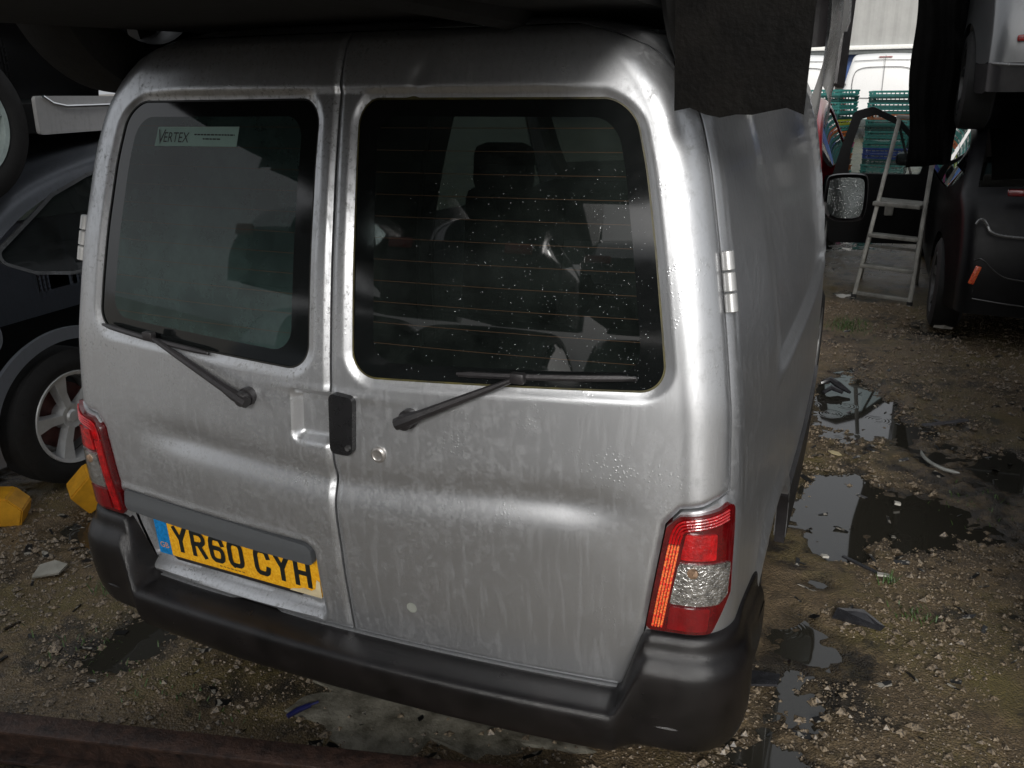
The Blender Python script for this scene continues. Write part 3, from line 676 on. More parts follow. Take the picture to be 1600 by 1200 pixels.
# side moulding, sill, wheels, mirror, filler
for sg in (1, -1):
    rmesh('side_moulding', s_max(sd_round([(sg*1.60, .31), (sg*2.95, .31), (sg*2.95, .53), (sg*1.60, .53)], .02), s_neg(sd_circle(sg*1.42, .30, .340))), ar(1.58, 2.97, .02) if sg > 0 else ar(-2.97, -1.58, .02), ar(.30, .54, .012), lambda u, v, d: S(u, v, d+.014), BLACKPL, van, lip=.03)
def wheel(name, par, c, rad=.31, rim=.2, wid=.19, face=1, spokes=5, rim_mat=None, twist=0.):
    """wheel with its axle along X; face=+1 shows the outer side towards +X"""
    w = empty(name, c) if par is None else None
    if w is None:
        w = bpy.data.objects.new(name, None); COL.objects.link(w); w.parent = par; w.location = c; w.empty_display_size = .1
    h = wid/2; f = face
    MB().lathe([(f*-h*.9, rim*.96), (f*-h, rim*1.1), (f*-h*1.02, rad*.86), (f*-h*.82, rad*.985), (f*-h*.4, rad), (f*h*.4, rad), (f*h*.82, rad*.985), (f*h*1.02, rad*.86), (f*h, rim*1.1), (f*h*.9, rim*.99), (f*h*.4, rim*.95), (0, rim*.9)], 48, 'X').build('tyre', RUBBER, w)
    mb = MB(); rm = rim_mat or ALLOY
    mb.lathe([(f*h*.86, rim*1.03), (f*h*.98, rim*1.0), (f*h*.92, rim*.93), (f*h*.3, rim*.90), (-f*h*.8, rim*.92)], 48, 'X')
    mb.lathe([(f*h*.74, .001), (f*h*.74, .022), (f*h*.66, .030), (f*h*.70, .055), (f*h*.4, .062), (0, .062)], 20, 'X')
    for k in range(spokes):
        a = 2*math.pi*k/spokes+twist; ca, sa = math.cos(a), math.sin(a)
        def fn(u, v, x): return (x, u*ca-v*sa, u*sa+v*ca)
        V = []
        for (r0, hw, x0, x1) in ((.045, .022, .30, .72), (rim*.55, .026, .30, .70), (rim*.93, .042, .42, .90)):
            V += [fn(r0, -hw, f*h*x0), fn(r0, hw, f*h*x0), fn(r0, hw*.75, f*h*x1), fn(r0, -hw*.75, f*h*x1)]
        F = []
        for s_ in (0, 4):
            for k2 in range(4): F.append((s_+k2, s_+(k2+1) % 4, s_+4+(k2+1) % 4, s_+4+k2))
        mb.add(V, F)
    mb.build('rim', rm, w)
    MB().lathe([(f*h*.05, .001), (f*h*.05, rim*.72), (-f*h*.2, rim*.72)], 28, 'X').build('brake_disc', M('brake_rust', (.09, .03, .025), .6, var=.5, scale=20), w)
    return w
for sg, nm in ((1, 'right'), (-1, 'left')):
    for yy in (.62, 3.28):
        wheel('wheel', van, (sg*.765, yy, .298), .298, .19, .175, sg, 5, M('steel_rim', (.16, .16, .16), .5, metal=.3))
MB().box((0, 1.9, .36), (1.5, 3.3, .22)).build('underbody', DARKGAP, van, smooth=False)

# ------------------------------------------------------------------ car shells
CARGLASS = glass_mat('car_window', (.12, .15, .15), (.04, .045, .045), .25, .25)
def shell(par, top, W, r, paint, side_wins=(), arches=(), strip_glass=(), cell=.035, dark_z=None, dark_mat=None, trim=None, name='body_shell', bottom=None, flare=.012, glass=None):
    glass = glass or CARGLASS
    """car body from a side outline (rear foot, over the roof, front foot): two flanks with cut windows and arches, and the strip between them"""
    top = chaikin(top, 2, False); T = np.array(top); zb = min(T[0][1], T[-1][1])
    out = sd_poly([tuple(p) for p in T]+[(T[-1][0], zb-r), (T[0][0], zb-r)])
    wins = [sd_round(w, .03) for w in side_wins]; arcs = [sd_circle(a, c, rr) for a, c, rr in arches]
    f = s_max(s_off(out, r), *[s_neg(w) for w in wins], *[s_neg(a) for a in arcs])
    us = ar(T[:, 0].min(), T[:, 0].max(), cell); vv = ar(zb-.01, T[:, 1].max(), cell)
    def bulge(u, v):
        b = 0
        for (a, c, rr) in arches: b = b+flare*np.exp(-((np.hypot(u-a, v-c)-rr-.015)/.03)**2)
        return b
    b = name
    dark_parts = []
    for sg in (1, -1):
        fm = lambda u, v, d: np.stack([sg*(W(u, v)+bulge(u, v)+d), u, v], -1)
        if dark_z is None: dark_parts.append((f, paint, fm))
        else:
            dark_parts.append((s_max(f, lambda u, v: dark_z-v), paint, fm)); dark_parts.append((s_max(f, lambda u, v: v-dark_z), dark_mat, fm))
        for w, wp in zip(wins, side_wins):
            ys = [p[0] for p in wp]; zs = [p[1] for p in wp]
            rmesh('side_window', w, ar(min(ys)-.02, max(ys)+.02, cell), ar(min(zs)-.02, max(zs)+.02, cell), lambda u, v, d: np.stack([sg*(W(u, v)-.012+d), u, v], -1), glass, par)
            if trim: rmesh('window_trim', s_max(s_off(w, -.014), s_neg(w)), ar(min(ys)-.05, max(ys)+.05, .006), ar(min(zs)-.05, max(zs)+.05, .006), lambda u, v, d: np.stack([sg*(W(u, v)+.004+d), u, v], -1), trim, par, lip=.01)
    # flanks gathered per material
    # strip
    D = np.gradient(T, axis=0); D /= np.linalg.norm(D, axis=1)[:, None]+1e-9; N = np.stack([D[:, 1], -D[:, 0]], 1)
    A = [0, 22, 45, 67, 90]; K = 10
    V = []; cols = None
    for P, n in zip(T, N):
        row = []; b0 = P+n*r; w0 = float(W(np.array([b0[0]]), np.array([b0[1]]))[0])
        for a in A:
            s, c = math.sin(R(a)), math.cos(R(a)); p = P+n*r*(1-s); row.append((w0-r*(1-c), p[0], p[1]))
        wi = w0-r
        for k in range(1, 2*K):
            xx = wi*(1-k/K); cr = .035*(1-(xx/wi)**2)*min(1, wi); p = P-n*cr; row.append((xx, p[0], p[1]))
        row += [(-x, y, z) for x, y, z in row[:len(A)][::-1]]
        V += row; cols = len(row)
    Fb, Fd = [], []; Fg = [[] for _ in strip_glass]
    for i in range(len(T)-1):
        zm = (T[i][1]+T[i+1][1])/2; ym = (T[i][0]+T[i+1][0])/2
        for j in range(cols-1):
            q = (i*cols+j, i*cols+j+1, (i+1)*cols+j+1, (i+1)*cols+j); hit = False
            for gi, (y0, y1, z0, z1) in enumerate(strip_glass):
                if y0 < ym < y1 and z0 < zm < z1 and len(A) <= j+1 and j < cols-len(A)-0: Fg[gi].append(q); hit = True
            if not hit: (Fd if (dark_z is not None and zm < dark_z) else Fb).append(q)
    groups = {}
    for ff, mt, fm in dark_parts:
        P, F = region(ff, us, vv, fm)
        if len(F): groups.setdefault(mt.name, [mt, [], []]); g = groups[mt.name]; n = len(g[1]); g[1] += [tuple(p) for p in P]; g[2] += [tuple(i+n for i in q) for q in F]
    for F, mt in ((Fb, paint), (Fd, dark_mat)):
        if F:
            groups.setdefault(mt.name, [mt, [], []]); g = groups[mt.name]; n = len(g[1]); g[1] += V; g[2] += [tuple(i+n for i in q) for q in F]
    objs = []
    for k, (mt, vv2, ff2) in groups.items():
        o = mesh(b if mt is paint else 'bumper_and_sill', vv2, ff2, mt, par, angle=50); clean(o); objs.append(o)
    for gi, F in enumerate(Fg):
        if F: clean(mesh('screen_glass', V, F, glass, par))
    return objs
def clean(o):
    bm = bmesh.new(); bm.from_mesh(o.data); lo = [v for v in bm.verts if not v.link_faces]; bmesh.ops.delete(bm, geom=lo, context='VERTS'); bm.to_mesh(o.data); bm.free()
def car_w(W0, L, belt=.92, tumble=.34):
    return lambda y, z: W0-.13*np.abs(2*np.asarray(y)/L-1)**5-tumble*np.maximum(0, np.asarray(z)-belt)-.05*np.maximum(0, .42-np.asarray(z))
HATCH = [(0, .24), (-.01, .5), (.02, .7), (.09, .9), (.20, 1.0), (.43, 1.19), (.72, 1.33), (1.15, 1.42), (1.7, 1.455), (2.15, 1.43), (2.45, 1.34), (3.10, .98), (3.75, .88), (4.05, .74), (4.15, .5), (4.12, .24)]
HWIN = [(.42, 1.035), (.56, .96), (.72, .928), (2.55, .885), (2.82, .93), (2.36, 1.28), (1.65, 1.345), (1.0, 1.30), (.78, 1.235)]
def make_car(name, label, loc, paint, rz=0., tilt=(0, 0), prof=HATCH, win=(HWIN,), W0=.86, wheels=True, rim=None, dark_z=None, dark_mat=None, trim=None, cat='car', group=None, cell=.045, wheel_y=(.60, 3.22), spokes=5, rear_glass=(.15, .70, 1.0, 1.32), floor=True, wz=.30, twist=.3, which=(1, -1), skip=()):
    c = empty(name, loc, rz); c.rotation_euler = (tilt[0], tilt[1], rz); tag(c, label, cat, group)
    L = prof[-1][0]
    shell(c, prof, car_w(W0, L), .09, paint, win, [(wheel_y[0], .30, .345), (wheel_y[1], .30, .345)], [rear_glass, (2.5, 3.05, 1.0, 1.36)], cell, dark_z, dark_mat, trim)
    if wheels:
        for sg in which:
            for wk, wy in enumerate(wheel_y):
                if (sg, wk) in skip: continue
                wheel('wheel', c, (sg*(W0-.105), wy, wz), .305, .205, .19, sg, spokes, rim, twist)
    if floor: MB().box((0, L/2, .30), (W0*1.45, L*.93, .12)).box((0, .66, .34), (.12, .12, .16)).bar((-.6, .60, .30), (.6, .60, .30), .10, .08).tube([(.35, .1, .26), (.35, .9, .24), (.2, 1.5, .25), (.2, 2.8, .25)], .035, 8).build('underbody', DARKGAP, c)
    return c
def side_patch(par, name, poly, sg, W, d0, mat, r=.02, cell=.015, lip=.02):
    ys = [p[0] for p in poly]; zs = [p[1] for p in poly]
    return rmesh(name, sd_round(poly, r), ar(min(ys)-.02, max(ys)+.02, cell), ar(min(zs)-.02, max(zs)+.02, cell), lambda u, v, d: np.stack([sg*(W(u, v)+d+d0), u, v], -1), mat, par, lip=lip)

# van cab in front of the load area
VF = [(1.9, .30), (1.9, 1.2), (1.92, 1.80), (2.5, 1.80), (2.78, 1.75), (3.02, 1.62), (3.52, 1.12), (3.86, 1.02), (4.05, .88), (4.13, .62), (4.10, .30)]
shell(van, VF, lambda y, z: VW(np.clip(z, .2, 1.7))+.020-.115*np.maximum(0, (np.asarray(y)-1.9)/1.3)**1.3-.05*np.maximum(0, (np.asarray(y)-3.2)/.93)**3, .06, SILVER, [[(2.12, 1.10), (3.28, 1.06), (3.20, 1.16), (2.86, 1.58), (2.16, 1.60)]], [(3.28, .30, .345)], [(2.95, 3.5, 1.16, 1.70), (1.8, 1.99, .5, 1.77)], .05, name='cab_shell', glass=glass_mat('clear_car_glass', (.62, .72, .70), (.1, .1, .1), .02, .05))
for o in list(van.children):
    if o.name.startswith('screen_glass') and max(v.co.y for v in o.data.vertices) < 2.2: bpy.data.objects.remove(o, do_unlink=True)
# door mirror
mh = MB(); mc = Vector((.925, 2.63, 1.155))
P = chaikin([(-.088, -.10), (.06, -.105), (.088, -.07), (.085, .085), (.06, .105), (-.07, .10), (-.09, .07)], 2)
rows = [(0., 1.), (.02, 1.03), (.06, .98), (.10, .72), (.12, .3)]
V = [(mc.x+u*s, mc.y+a, mc.z+v*s) for a, s in rows for u, v in P]; n = len(P)
mh.add(V, [(i*n+k, i*n+(k+1) % n, (i+1)*n+(k+1) % n, (i+1)*n+k) for i in range(len(rows)-1) for k in range(n)]+[tuple(range(4*n, 5*n))])
mh.bar((.80, 2.70, 1.09), (.87, 2.68, 1.10), .05, .07, bev=.01)
mir = mh.build('door_mirror', BLACKPL, van); tag(mir, 'black door mirror on the right with rain-speckled glass')
def mirror_mat():
    m, nt, p, co = base_mat('wet_mirror_glass')
    vo = nd(nt, 'ShaderNodeTexVoronoi'); vo.inputs['Scale'].default_value = 120; nt.links.new(co, vo.inputs['Vector'])
    dr = ramp(nt, vo.outputs['Distance'], .12, .30, (1, 1, 1, 1), (0, 0, 0, 1))
    nt.links.new(mixc(nt, dr, (.10, .11, .11), (.24, .25, .25)), p.inputs['Base Color']); p.inputs['Metallic'].default_value = .9; p.inputs['Roughness'].default_value = .12
    bn = nd(nt, 'ShaderNodeBump'); bn.inputs['Strength'].default_value = .5; bn.inputs['Distance'].default_value = .002; nt.links.new(dr, bn.inputs['Height']); nt.links.new(bn.outputs[0], p.inputs['Normal'])
    return m
mesh('mirror_glass', [(mc.x+u*.86, mc.y+.004-.02*u, mc.z+v*.86) for u, v in P], [tuple(range(n))], mirror_mat(), mir, smooth=False)
# seats seen through the glass
SEAT = M('seat_cloth', (.02, .022, .022), .9, var=.3)
for sx in (.40, -.40):
    s = MB(); s.box((sx, 2.20, .72), (.48, .50, .16), None, .05); s.box((sx, 1.98, .96), (.46, .14, .56), Matrix.Rotation(R(-10), 3, 'X'), .06)
    st_ = s.build('seat', SEAT, van)
    MB().box((sx, 1.90, 1.325), (.27, .12, .21), Matrix.Rotation(R(-8), 3, 'X'), .058).tube([(sx-.06, 1.93, 1.14), (sx-.06, 1.91, 1.27)], .007, 6).tube([(sx+.06, 1.93, 1.14), (sx+.06, 1.91, 1.27)], .007, 6).build('headrest', SEAT, st_)
MB().box((0, 3.15, .98), (1.5, .5, .28), None, .06).build('dashboard', SEAT, van)
sw = MB(); tor = [(.40+.19*math.cos(t), 2.86+.06*math.sin(t), 1.10+.18*math.sin(t)) for t in np.linspace(0, 2*math.pi, 25)]
sw.tube(tor, .014, 8).bar((.40, 2.95, 1.02), (.40, 2.88, 1.10), .06, .05); sw.build('steering_wheel', SEAT, van)

# ------------------------------------------------------------------ cars around the van
BLUE = paint_mat('slate_blue_paint', (.18, .195, .22), metal=.35, rough=.36, dirt=(.06, .055, .05), dirt_amt=.6, coat=.1)
BLACKP = paint_mat('black_paint', (.008, .008, .009), metal=.1, rough=.2, dirt=(.02, .019, .017), dirt_amt=.4, coat=.25)
GREYP = paint_mat('grey_paint', (.22, .225, .23), metal=.5, rough=.3, dirt_amt=.4, coat=.5)
REDP = paint_mat('red_paint', (.42, .012, .022), metal=.05, rough=.28, dirt_amt=.3, coat=.6)
SILV2 = paint_mat('dull_silver_paint', (.45, .45, .45), metal=.5, rough=.35, dirt_amt=.5)
TRIM = M('grey_trim', (.14, .145, .15), .3, metal=.5)

carA = make_car('parked_car', 'slate blue hatchback on the ground left of the silver van', (-2.96, .45, 0), BLUE, trim=TRIM, cell=.03, twist=.55)
WA = car_w(.86, 4.12)
side_patch(carA, 'tail_light', [(.16, .93), (.24, .93), (.50, 1.185), (.44, 1.19), (.30, 1.10)], 1, WA, .008, REDLENS, .012)
side_patch(carA, 'fuel_flap', [(.20, .66), (.36, .66), (.36, .82), (.20, .82)], 1, WA, .003, BLUE, .075, lip=.006)
ringA = s_max(sd_circle(.60, .30, .405), s_neg(sd_circle(.60, .30, .352)), lambda u, v: .20-v)
rmesh('wheel_arch_lip', ringA, ar(.15, 1.05, .012), ar(.15, .75, .012), lambda u, v, d: np.stack([WA(u, v)+.022+d, u, v], -1), BLUE, carA, lip=.02)

carB = make_car('stacked_car', 'black car with a silver sill stacked on the slate blue hatchback', (-2.96, .20, 1.25), BLACKP, which=(1,), rim=M('grey_hub', (.30, .36, .35), .4, metal=.3))
side_patch(carB, 'silver_sill', [(.93, .245), (2.9, .245), (2.9, .345), (.93, .395)], 1, WA, .012, SILV2, .015)
mb = MB(); WBx = float(WA(np.array([1.5]), np.array([.33]))[0])
mb.tube([(WBx+.02, .96, .392), (WBx+.022, 1.0, .365), (WBx+.024, 1.06, .352), (WBx+.024, 1.3, .350), (WBx+.024, 2.9, .348)], .007, 8); mb.build('chrome_strip', CHROME, carB)

carC = make_car('stacked_car', 'dirty silver car stacked on the roof of the silver van', (0.0, -.72, 1.565), SILV2, prof=[(p[0]*1.08 if p[0] > 1 else p[0]*1.36-.28, p[1]) for p in HATCH], win=([(a*1.08, b) for a, b in HWIN],), dark_z=.50, dark_mat=BLACKPL, wheel_y=(1.04, 3.5), skip=((1, 1),), which=(1, -1), rim=M('dark_hub', (.05, .05, .05), .5), wz=.40)  # rear end stretched so the overhang shades the top of the van
fl = [(.715+.207*i/8, .062+(.006*math.sin(i*2.1))-.010*(i in (3, 4))) for i in range(9)]
MB().prism(fl+[(.928, .42), (.70, .42)], .705, .715, lambda u, v, a: (u, a+.03*(v-.06)+.01*math.sin(u*20), v)).build('mud_flap', M('mud_flap', (.0035, .003, .0025), .7, var=.7, scale=12, bump=.5, bscale=90, spec=.12), carC)
# bent right sill hanging down beside the van
def torn():
    us = ar(0, 1, .05); vs2 = ar(0, 1, .07); V = []
    for a in us:
        for b in vs2:
            y = 1.42+.62*a; z = .06+.46*b-.05*a*(1-b)-.05*math.sin(a*9)*(1-b)
            x = .878+.022*math.sin(b*3.1)+.010*math.sin(a*11+b*6)+.012*a
            V.append((x, y, z))
    n = len(vs2); F = [(i*n+j, (i+1)*n+j, (i+1)*n+j+1, i*n+j+1) for i in range(len(us)-1) for j in range(n-1)]
    o = mesh('torn_sill_panel', V, F, paint_mat('crumpled_silver', (.62, .62, .61), metal=.5, rough=.25, dirt_amt=.4), carC, angle=25)
    MB().bar((.905, 2.0, .08), (.915, 2.06, .52), .02, .10).build('black_edge', BLACKPL, carC)
    MB().box((.915, 1.92, .40), (.02, .10, .05), Matrix.Rotation(R(-25), 3, 'X'), .008).build('side_marker', M('amber_lens', (.75, .32, .02), .2, coat=.8), carC)
    MB().bar((.915, 1.50, .30), (.925, 1.68, .30), .02, .02).build('side_clip', BLACKPL, carC)
torn()

carD = make_car('parked_car', 'black car at the far right with its front door open beside the ladder', (2.33, 4.42, 0), M('sooty_black', (.007, .007, .008), .38, spec=.25, var=.4), trim=None, cell=.05, rim=M('dark_alloy', (.08, .08, .08), .4, metal=.5))
WD = WA
MB().tube(chaikin([(-.68, -.02, .58), (-.64, -.03, .60), (-.55, -.05, .505), (-.45, -.06, .475), (0, -.07, .46), (.5, -.06, .475)], 2, False), .006, 6).tube(chaikin([(-.66, -.035, .345), (-.4, -.06, .32), (0, -.07, .31), (.5, -.06, .32)], 2, False), .005, 6).build('bumper_crease', M('grey_crease_line', (.10, .10, .10), .2, metal=.5), carD)  # bright crease lines drawn as thin grey metallic tubes
MB().tube(chaikin([(-.70, -.02, .80), (-.68, -.03, .84), (-.64, -.02, .80), (-.62, -.04, .75), (-.5, -.05, .73), (0, -.06, .73)], 2, False), .009, 6).build('plate_recess_edge', M('grey_edge', (.22, .22, .22), .25, metal=.5), carD)
MB().box((-.665, -.028, .49), (.034, .012, .115), Matrix.Rotation(R(16), 3, 'Y'), .004).build('reflector', STRIP, carD)
MB().box((-.46, .02, .985), (.20, .05, .04), None, .01).build('tail_light', REDLENS, carD)
# open front door, hinged at its front edge and swung out to the left
do = bpy.data.objects.new('front_door', None); COL.objects.link(do); do.parent = carD; do.location = (-.86, 2.18, 0)
fr = [(-.02, .28), (-.02, 1.00), (-.30, 1.30), (-.52, 1.40), (-.66, 1.36), (-.74, 1.05), (-.78, .85), (-.80, .5), (-.76, .26)]
wi_ = [(-.07, 1.0), (-.30, 1.245), (-.49, 1.335), (-.60, 1.30), (-.655, 1.06), (-.66, .86), (-.10, .86)]
fs = sd_round(fr, .04); ws = sd_round(wi_, .025)
DM = lambda u, v, d: np.stack([u, d+.10*np.maximum(0, u+.1)*0-.05*np.sin((v-.2)*2.2), v], -1)
rmesh('door_panel', s_max(fs, s_neg(ws)), ar(-.83, 0, .018), ar(.22, 1.43, .018), DM, M('door_trim_black', (.005, .005, .0055), .6, var=.3, spec=.2), do, lip=-.07)
rmesh('door_glass', ws, ar(-.70, -.04, .03), ar(.82, 1.36, .03), lambda u, v, d: DM(u, v, d+.03), glass_mat('clear_car_glass', (.62, .72, .70), (.1, .1, .1), .02, .05), do)
MB().bar((-.16, .02, .84), (-.30, .02, 1.24), .012, .02).box((-.20, .14, .97), (.19, .10, .11), None, .035).build('wing_mirror', BLACKPL, do)
MB().box((-.30, -.06, .58), (.07, .03, .12), None, .008).build('door_pocket', M('pale_label', (.30, .29, .26), .6), do)

carE = make_car('stacked_car', 'grey car with black bumper stacked on the black car at the far right', (2.33, 4.55, 1.31), GREYP, dark_z=.40, dark_mat=BLACKPL, trim=None, rim=M('dark_alloy', (.08, .08, .08), .4))
MB().tube(chaikin([(-.74, .02, .40), (-.6, -.03, .385), (0, -.05, .38), (.6, -.03, .385)], 2, False), .010, 6).build('bumper_edge', M('grey_edge', (.22, .22, .22), .25), carE)
MB().box((-.55, -.045, .54), (.17, .03, .035), Matrix.Rotation(R(-6), 3, 'Y'), .008).build('tail_light', REDBRIGHT, carE)
MB().box((-.30, .16, .86), (.75, .05, .20), Matrix.Rotation(R(40), 3, 'X'), .03).build('rear_screen', M('pale_screen', (.45, .46, .45), .2, var=.1), carE)
carF = make_car('parked_car', 'red car behind the silver van seen past its cab', (-.15, 5.6, .0), REDP, cell=.06)

carM = make_car('parked_car', 'dark car added to fill the gap beyond the black car at the far right', (2.55, 9.4, 0), BLACKP, cell=.07)  # added to fill the gap under the stacked grey car with dark
carN = make_car('stacked_car', 'dark car added on top to fill the gap beyond the black car at the far right', (2.55, 9.3, 1.30), BLACKP, cell=.07)  # upper car added to keep the same gap dark
# dark car to the right of the aisle whose tyre shows at the picture edge
carG = make_car('parked_car', 'dark car at the right edge with only a tyre in view', (2.76, -.25, 0), BLACKP, cell=.06, wheel_y=(.60, 3.20))
# the rest of the yard beside and behind the camera, seen only as reflections, with cars added to darken them and block sky
carH = make_car('stacked_car', 'unseen dark grey car added on the dark car at the right edge to darken reflections', (2.80, -.10, 1.36), M('dull_dark_paint', (.03, .03, .032), .35, metal=.2), cell=.07, wheels=False)  # put in to darken the reflection along the van's right side
carI = make_car('parked_car', 'dark car facing away in the row behind the camera', (-1.1, -3.7, 0), M('dull_dark_paint', (.03, .03, .032), .35, metal=.2), rz=math.pi, cell=.07)
carJ = make_car('stacked_car', 'dark car on top in the row behind the camera', (-1.15, -3.6, 1.36), BLACKP, rz=math.pi, cell=.07, wheels=False)
carK = make_car('parked_car', 'dark blue car in the row behind the camera, farther left', (-3.1, -3.5, 0), BLUE, rz=math.pi, cell=.07)
carL = make_car('stacked_car', 'black car on top in the row behind the camera, farther left', (-3.1, -3.4, 1.36), BLACKP, rz=math.pi, cell=.07, wheels=False)
carO = make_car('parked_car', 'unseen black car added in the row behind the camera, farther right', (.78, -4.2, 0), BLACKP, rz=math.pi, cell=.07)  # put in to block low sky mirrored in the rear window
carP = make_car('stacked_car', 'unseen dark car added on top in the row behind the camera, farther right', (.72, -4.1, 1.40), M('dull_dark_paint', (.03, .03, .032), .35, metal=.2), rz=math.pi, cell=.07, wheels=False)  # upper half of the added stack blocking mirrored sky
carQ = make_car('stacked_car', 'unseen black car added topmost in the row behind the camera', (-1.0, -3.5, 2.72), BLACKP, rz=math.pi, cell=.07, wheels=False)  # third tier added so the lower rear window mirrors dark
carR = make_car('stacked_car', 'unseen dark car added topmost in the row behind the camera, farther left', (-3.0, -3.5, 2.72), BLACKP, rz=math.pi, cell=.07, wheels=False)  # third tier added farther left, also darkening the left door
carS = make_car('stacked_car', 'unseen dark car added atop the stack at the right edge to block sky', (2.80, -.15, 2.72), BLACKP, cell=.07, wheels=False)  # added tier out of view, blocks sky over the van's right side
carT = make_car('stacked_car', 'unseen dark car added above the stacked grey car at the far right to block sky', (2.36, 4.6, 2.66), BLACKP, cell=.07, wheels=False)  # added tier above the frame, blocks sky ahead on the right
for cc in (carJ, carL, carP):
    for sg in (1, -1): MB().box((sg*.60, .06, .93), (.26, .06, .12), None, .02).build('tail_light', REDBRIGHT, cc)

# ------------------------------------------------------------------ background building and white vans
def corrugated(name, x0, x1, z0, z1, y, pitch, depth, mat, par):
    xs = np.arange(x0, x1, pitch/4); V = []; F = []
    for i, x in enumerate(xs):
        d = depth if (i % 4) in (1, 2) else 0
        V += [(x, y-d, z0), (x, y-d, z1)]
    F = [(2*i, 2*i+2, 2*i+3, 2*i+1) for i in range(len(xs)-1)]
    return mesh(name, V, F, mat, par, smooth=False)
bl = empty('warehouse', (0, 38, 0)); tag(bl, 'grey clad warehouse with white gutter and blue lower wall behind the white vans', 'building')
corrugated('grey_cladding', -14, 16, 2.62, 8, 0, .5, .02, M('grey_cladding', (.34, .34, .325), .6, var=.10, scale=1.5), bl)
corrugated('blue_wall', -14, 16, 0, 2.3, .7, .6, .03, M('blue_steel', (.020, .062, .20), .5, var=.35, scale=1.2), bl)
MB().box((1, -.08, 2.53), (30, .2, .16), None, .02).build('gutter', M('white_gutter', (.80, .80, .76), .5, var=.08), bl)
MB().box((1, .3, 2.36), (30, .7, .16)).build('soffit', M('soffit_grey', (.10, .11, .11), .7), bl)
text_mesh('wall_letters', 'NIL', .62, lambda u, v: Vector((-1.55+u, -.035, 4.55+v)), M('worn_white', (.52, .52, .50), .6, var=.3), bl, 1.25)
WHITE = paint_mat('white_paint', (.78, .78, .77), metal=0, rough=.35, dirt=(.3, .27, .22), dirt_amt=.3, coat=.3)
def white_van(label, x, y):
    v = empty('white_van', (x, y, 0)); tag(v, label, 'van', 'white vans by the warehouse')
    prof = [(0, .30), (0, .9), (.02, 1.52), (.08, 1.96), (.22, 2.04), (.6, 2.06), (3.2, 2.06), (3.9, 1.95), (4.7, 1.3), (5.3, 1.1), (5.5, .8), (5.5, .30)]
    shell(v, prof, lambda yy, z: .93-.20*np.maximum(0, np.asarray(z)-1.05)**1.5-.0*np.asarray(yy), .12, WHITE, (), [(1.0, .33, .40), (4.5, .33, .40)], (), .09)
    DK = M('seam_dark', (.16, .16, .16), .6)
    MB().box((0, -.052, 1.15), (.012, .02, 1.75)).build('door_gap', DK, v)
    MB().tube(chaikin([(-.70, -.035, 1.05), (-.72, -.035, 1.5), (-.62, -.01, 1.74), (0, -.03, 1.76), (.62, -.01, 1.74), (.72, -.035, 1.5), (.70, -.035, 1.05), (.55, -.045, 1.02), (-.55, -.045, 1.02), (-.70, -.035, 1.05)], 2, False), .010, 5).tube([(-.72, .03, 1.90), (0, .0, 1.92), (.72, .03, 1.90)], .008, 5).build('door_pressing', DK, v)
    MB().box((0, .06, 1.985), (.30, .03, .03)).build('brake_light', M('faded_red', (.30, .12, .12), .4), v)
    for sg in (-1, 1):
        MB().box((sg*.86, -.02, .85), (.10, .04, .40), None, .02).build('tail_light', REDLENS, v)
        for hz in (1.35, .7): MB().box((sg*.88, -.03, hz), (.06, .04, .05), None, .01).build('hinge', DK, v)
        for wy in (1.0, 4.5): wheel('wheel', v, (sg*.85, wy, .33), .33, .2, .2, sg, 5)
    MB().box((0, -.06, .42), (1.9, .16, .2), None, .04).build('bumper', M('van_grey_bumper', (.08, .08, .08), .6), v)
white_van('white van parked nose-in by the warehouse behind the right crate stack', .93, 23.0)
white_van('white van partly hidden by the left crate stack and torn panel', -1.12, 23.4)

# ------------------------------------------------------------------ crates
def crate_mesh(col, nm):
    m = M(nm, col, .45, var=.25, scale=20); mb = MB(); w, d, h = .60, .40, .078; t = .012
    mb.box((0, 0, .006), (w-.03, d-.03, .012))
    for z0, hh, o in ((h-.012, .022, 0), (.022, .016, -.006)):
        for sg in (-1, 1):
            mb.box((0, sg*(d/2-t/2+o), z0), (w+2*o, t, hh)); mb.box((sg*(w/2-t/2+o), 0, z0), (t, d-2*t+2*o, hh))
    for sx in (-1, 1):
        for sy in (-1, 1): mb.box((sx*(w/2-.025), sy*(d/2-.02), h/2), (.034, .026, h-.02))
    for k in range(-4, 5):
        for sy in (-1, 1): mb.box((k*.058, sy*(d/2-.012), h/2), (.012, .006, h*.6))
    for k in range(-2, 3):
        for sx in (-1, 1): mb.box((sx*(w/2-.012), k*.06, h/2), (.006, .012, h*.6))
    o = mb.build('crate', m, smooth=False); me = o.data; bpy.data.objects.remove(o, do_unlink=True); return me
TEAL = (.05, .27, .24); CR = {'teal': crate_mesh(TEAL, 'crate_teal'), 'dark green': crate_mesh((.015, .085, .075), 'crate_dark_green'), 'orange': crate_mesh((.58, .16, .04), 'crate_orange'),
      'pink': crate_mesh((.65, .10, .30), 'crate_pink'), 'brown': crate_mesh((.17, .10, .08), 'crate_brown'), 'lime': crate_mesh((.38, .42, .04), 'crate_lime'), 'blue': crate_mesh((.02, .06, .30), 'crate_blue')}
ORD = ['topmost', 'second from top', 'third from top', 'fourth from top', 'fifth from top', 'sixth from top', 'seventh from top', 'eighth from top', 'ninth from top', 'tenth from top', 'eleventh from top', 'twelfth from top', 'thirteenth from top', 'fourteenth from top', 'fifteenth from top', 'sixteenth from top', 'seventeenth from top', 'eighteenth from top']
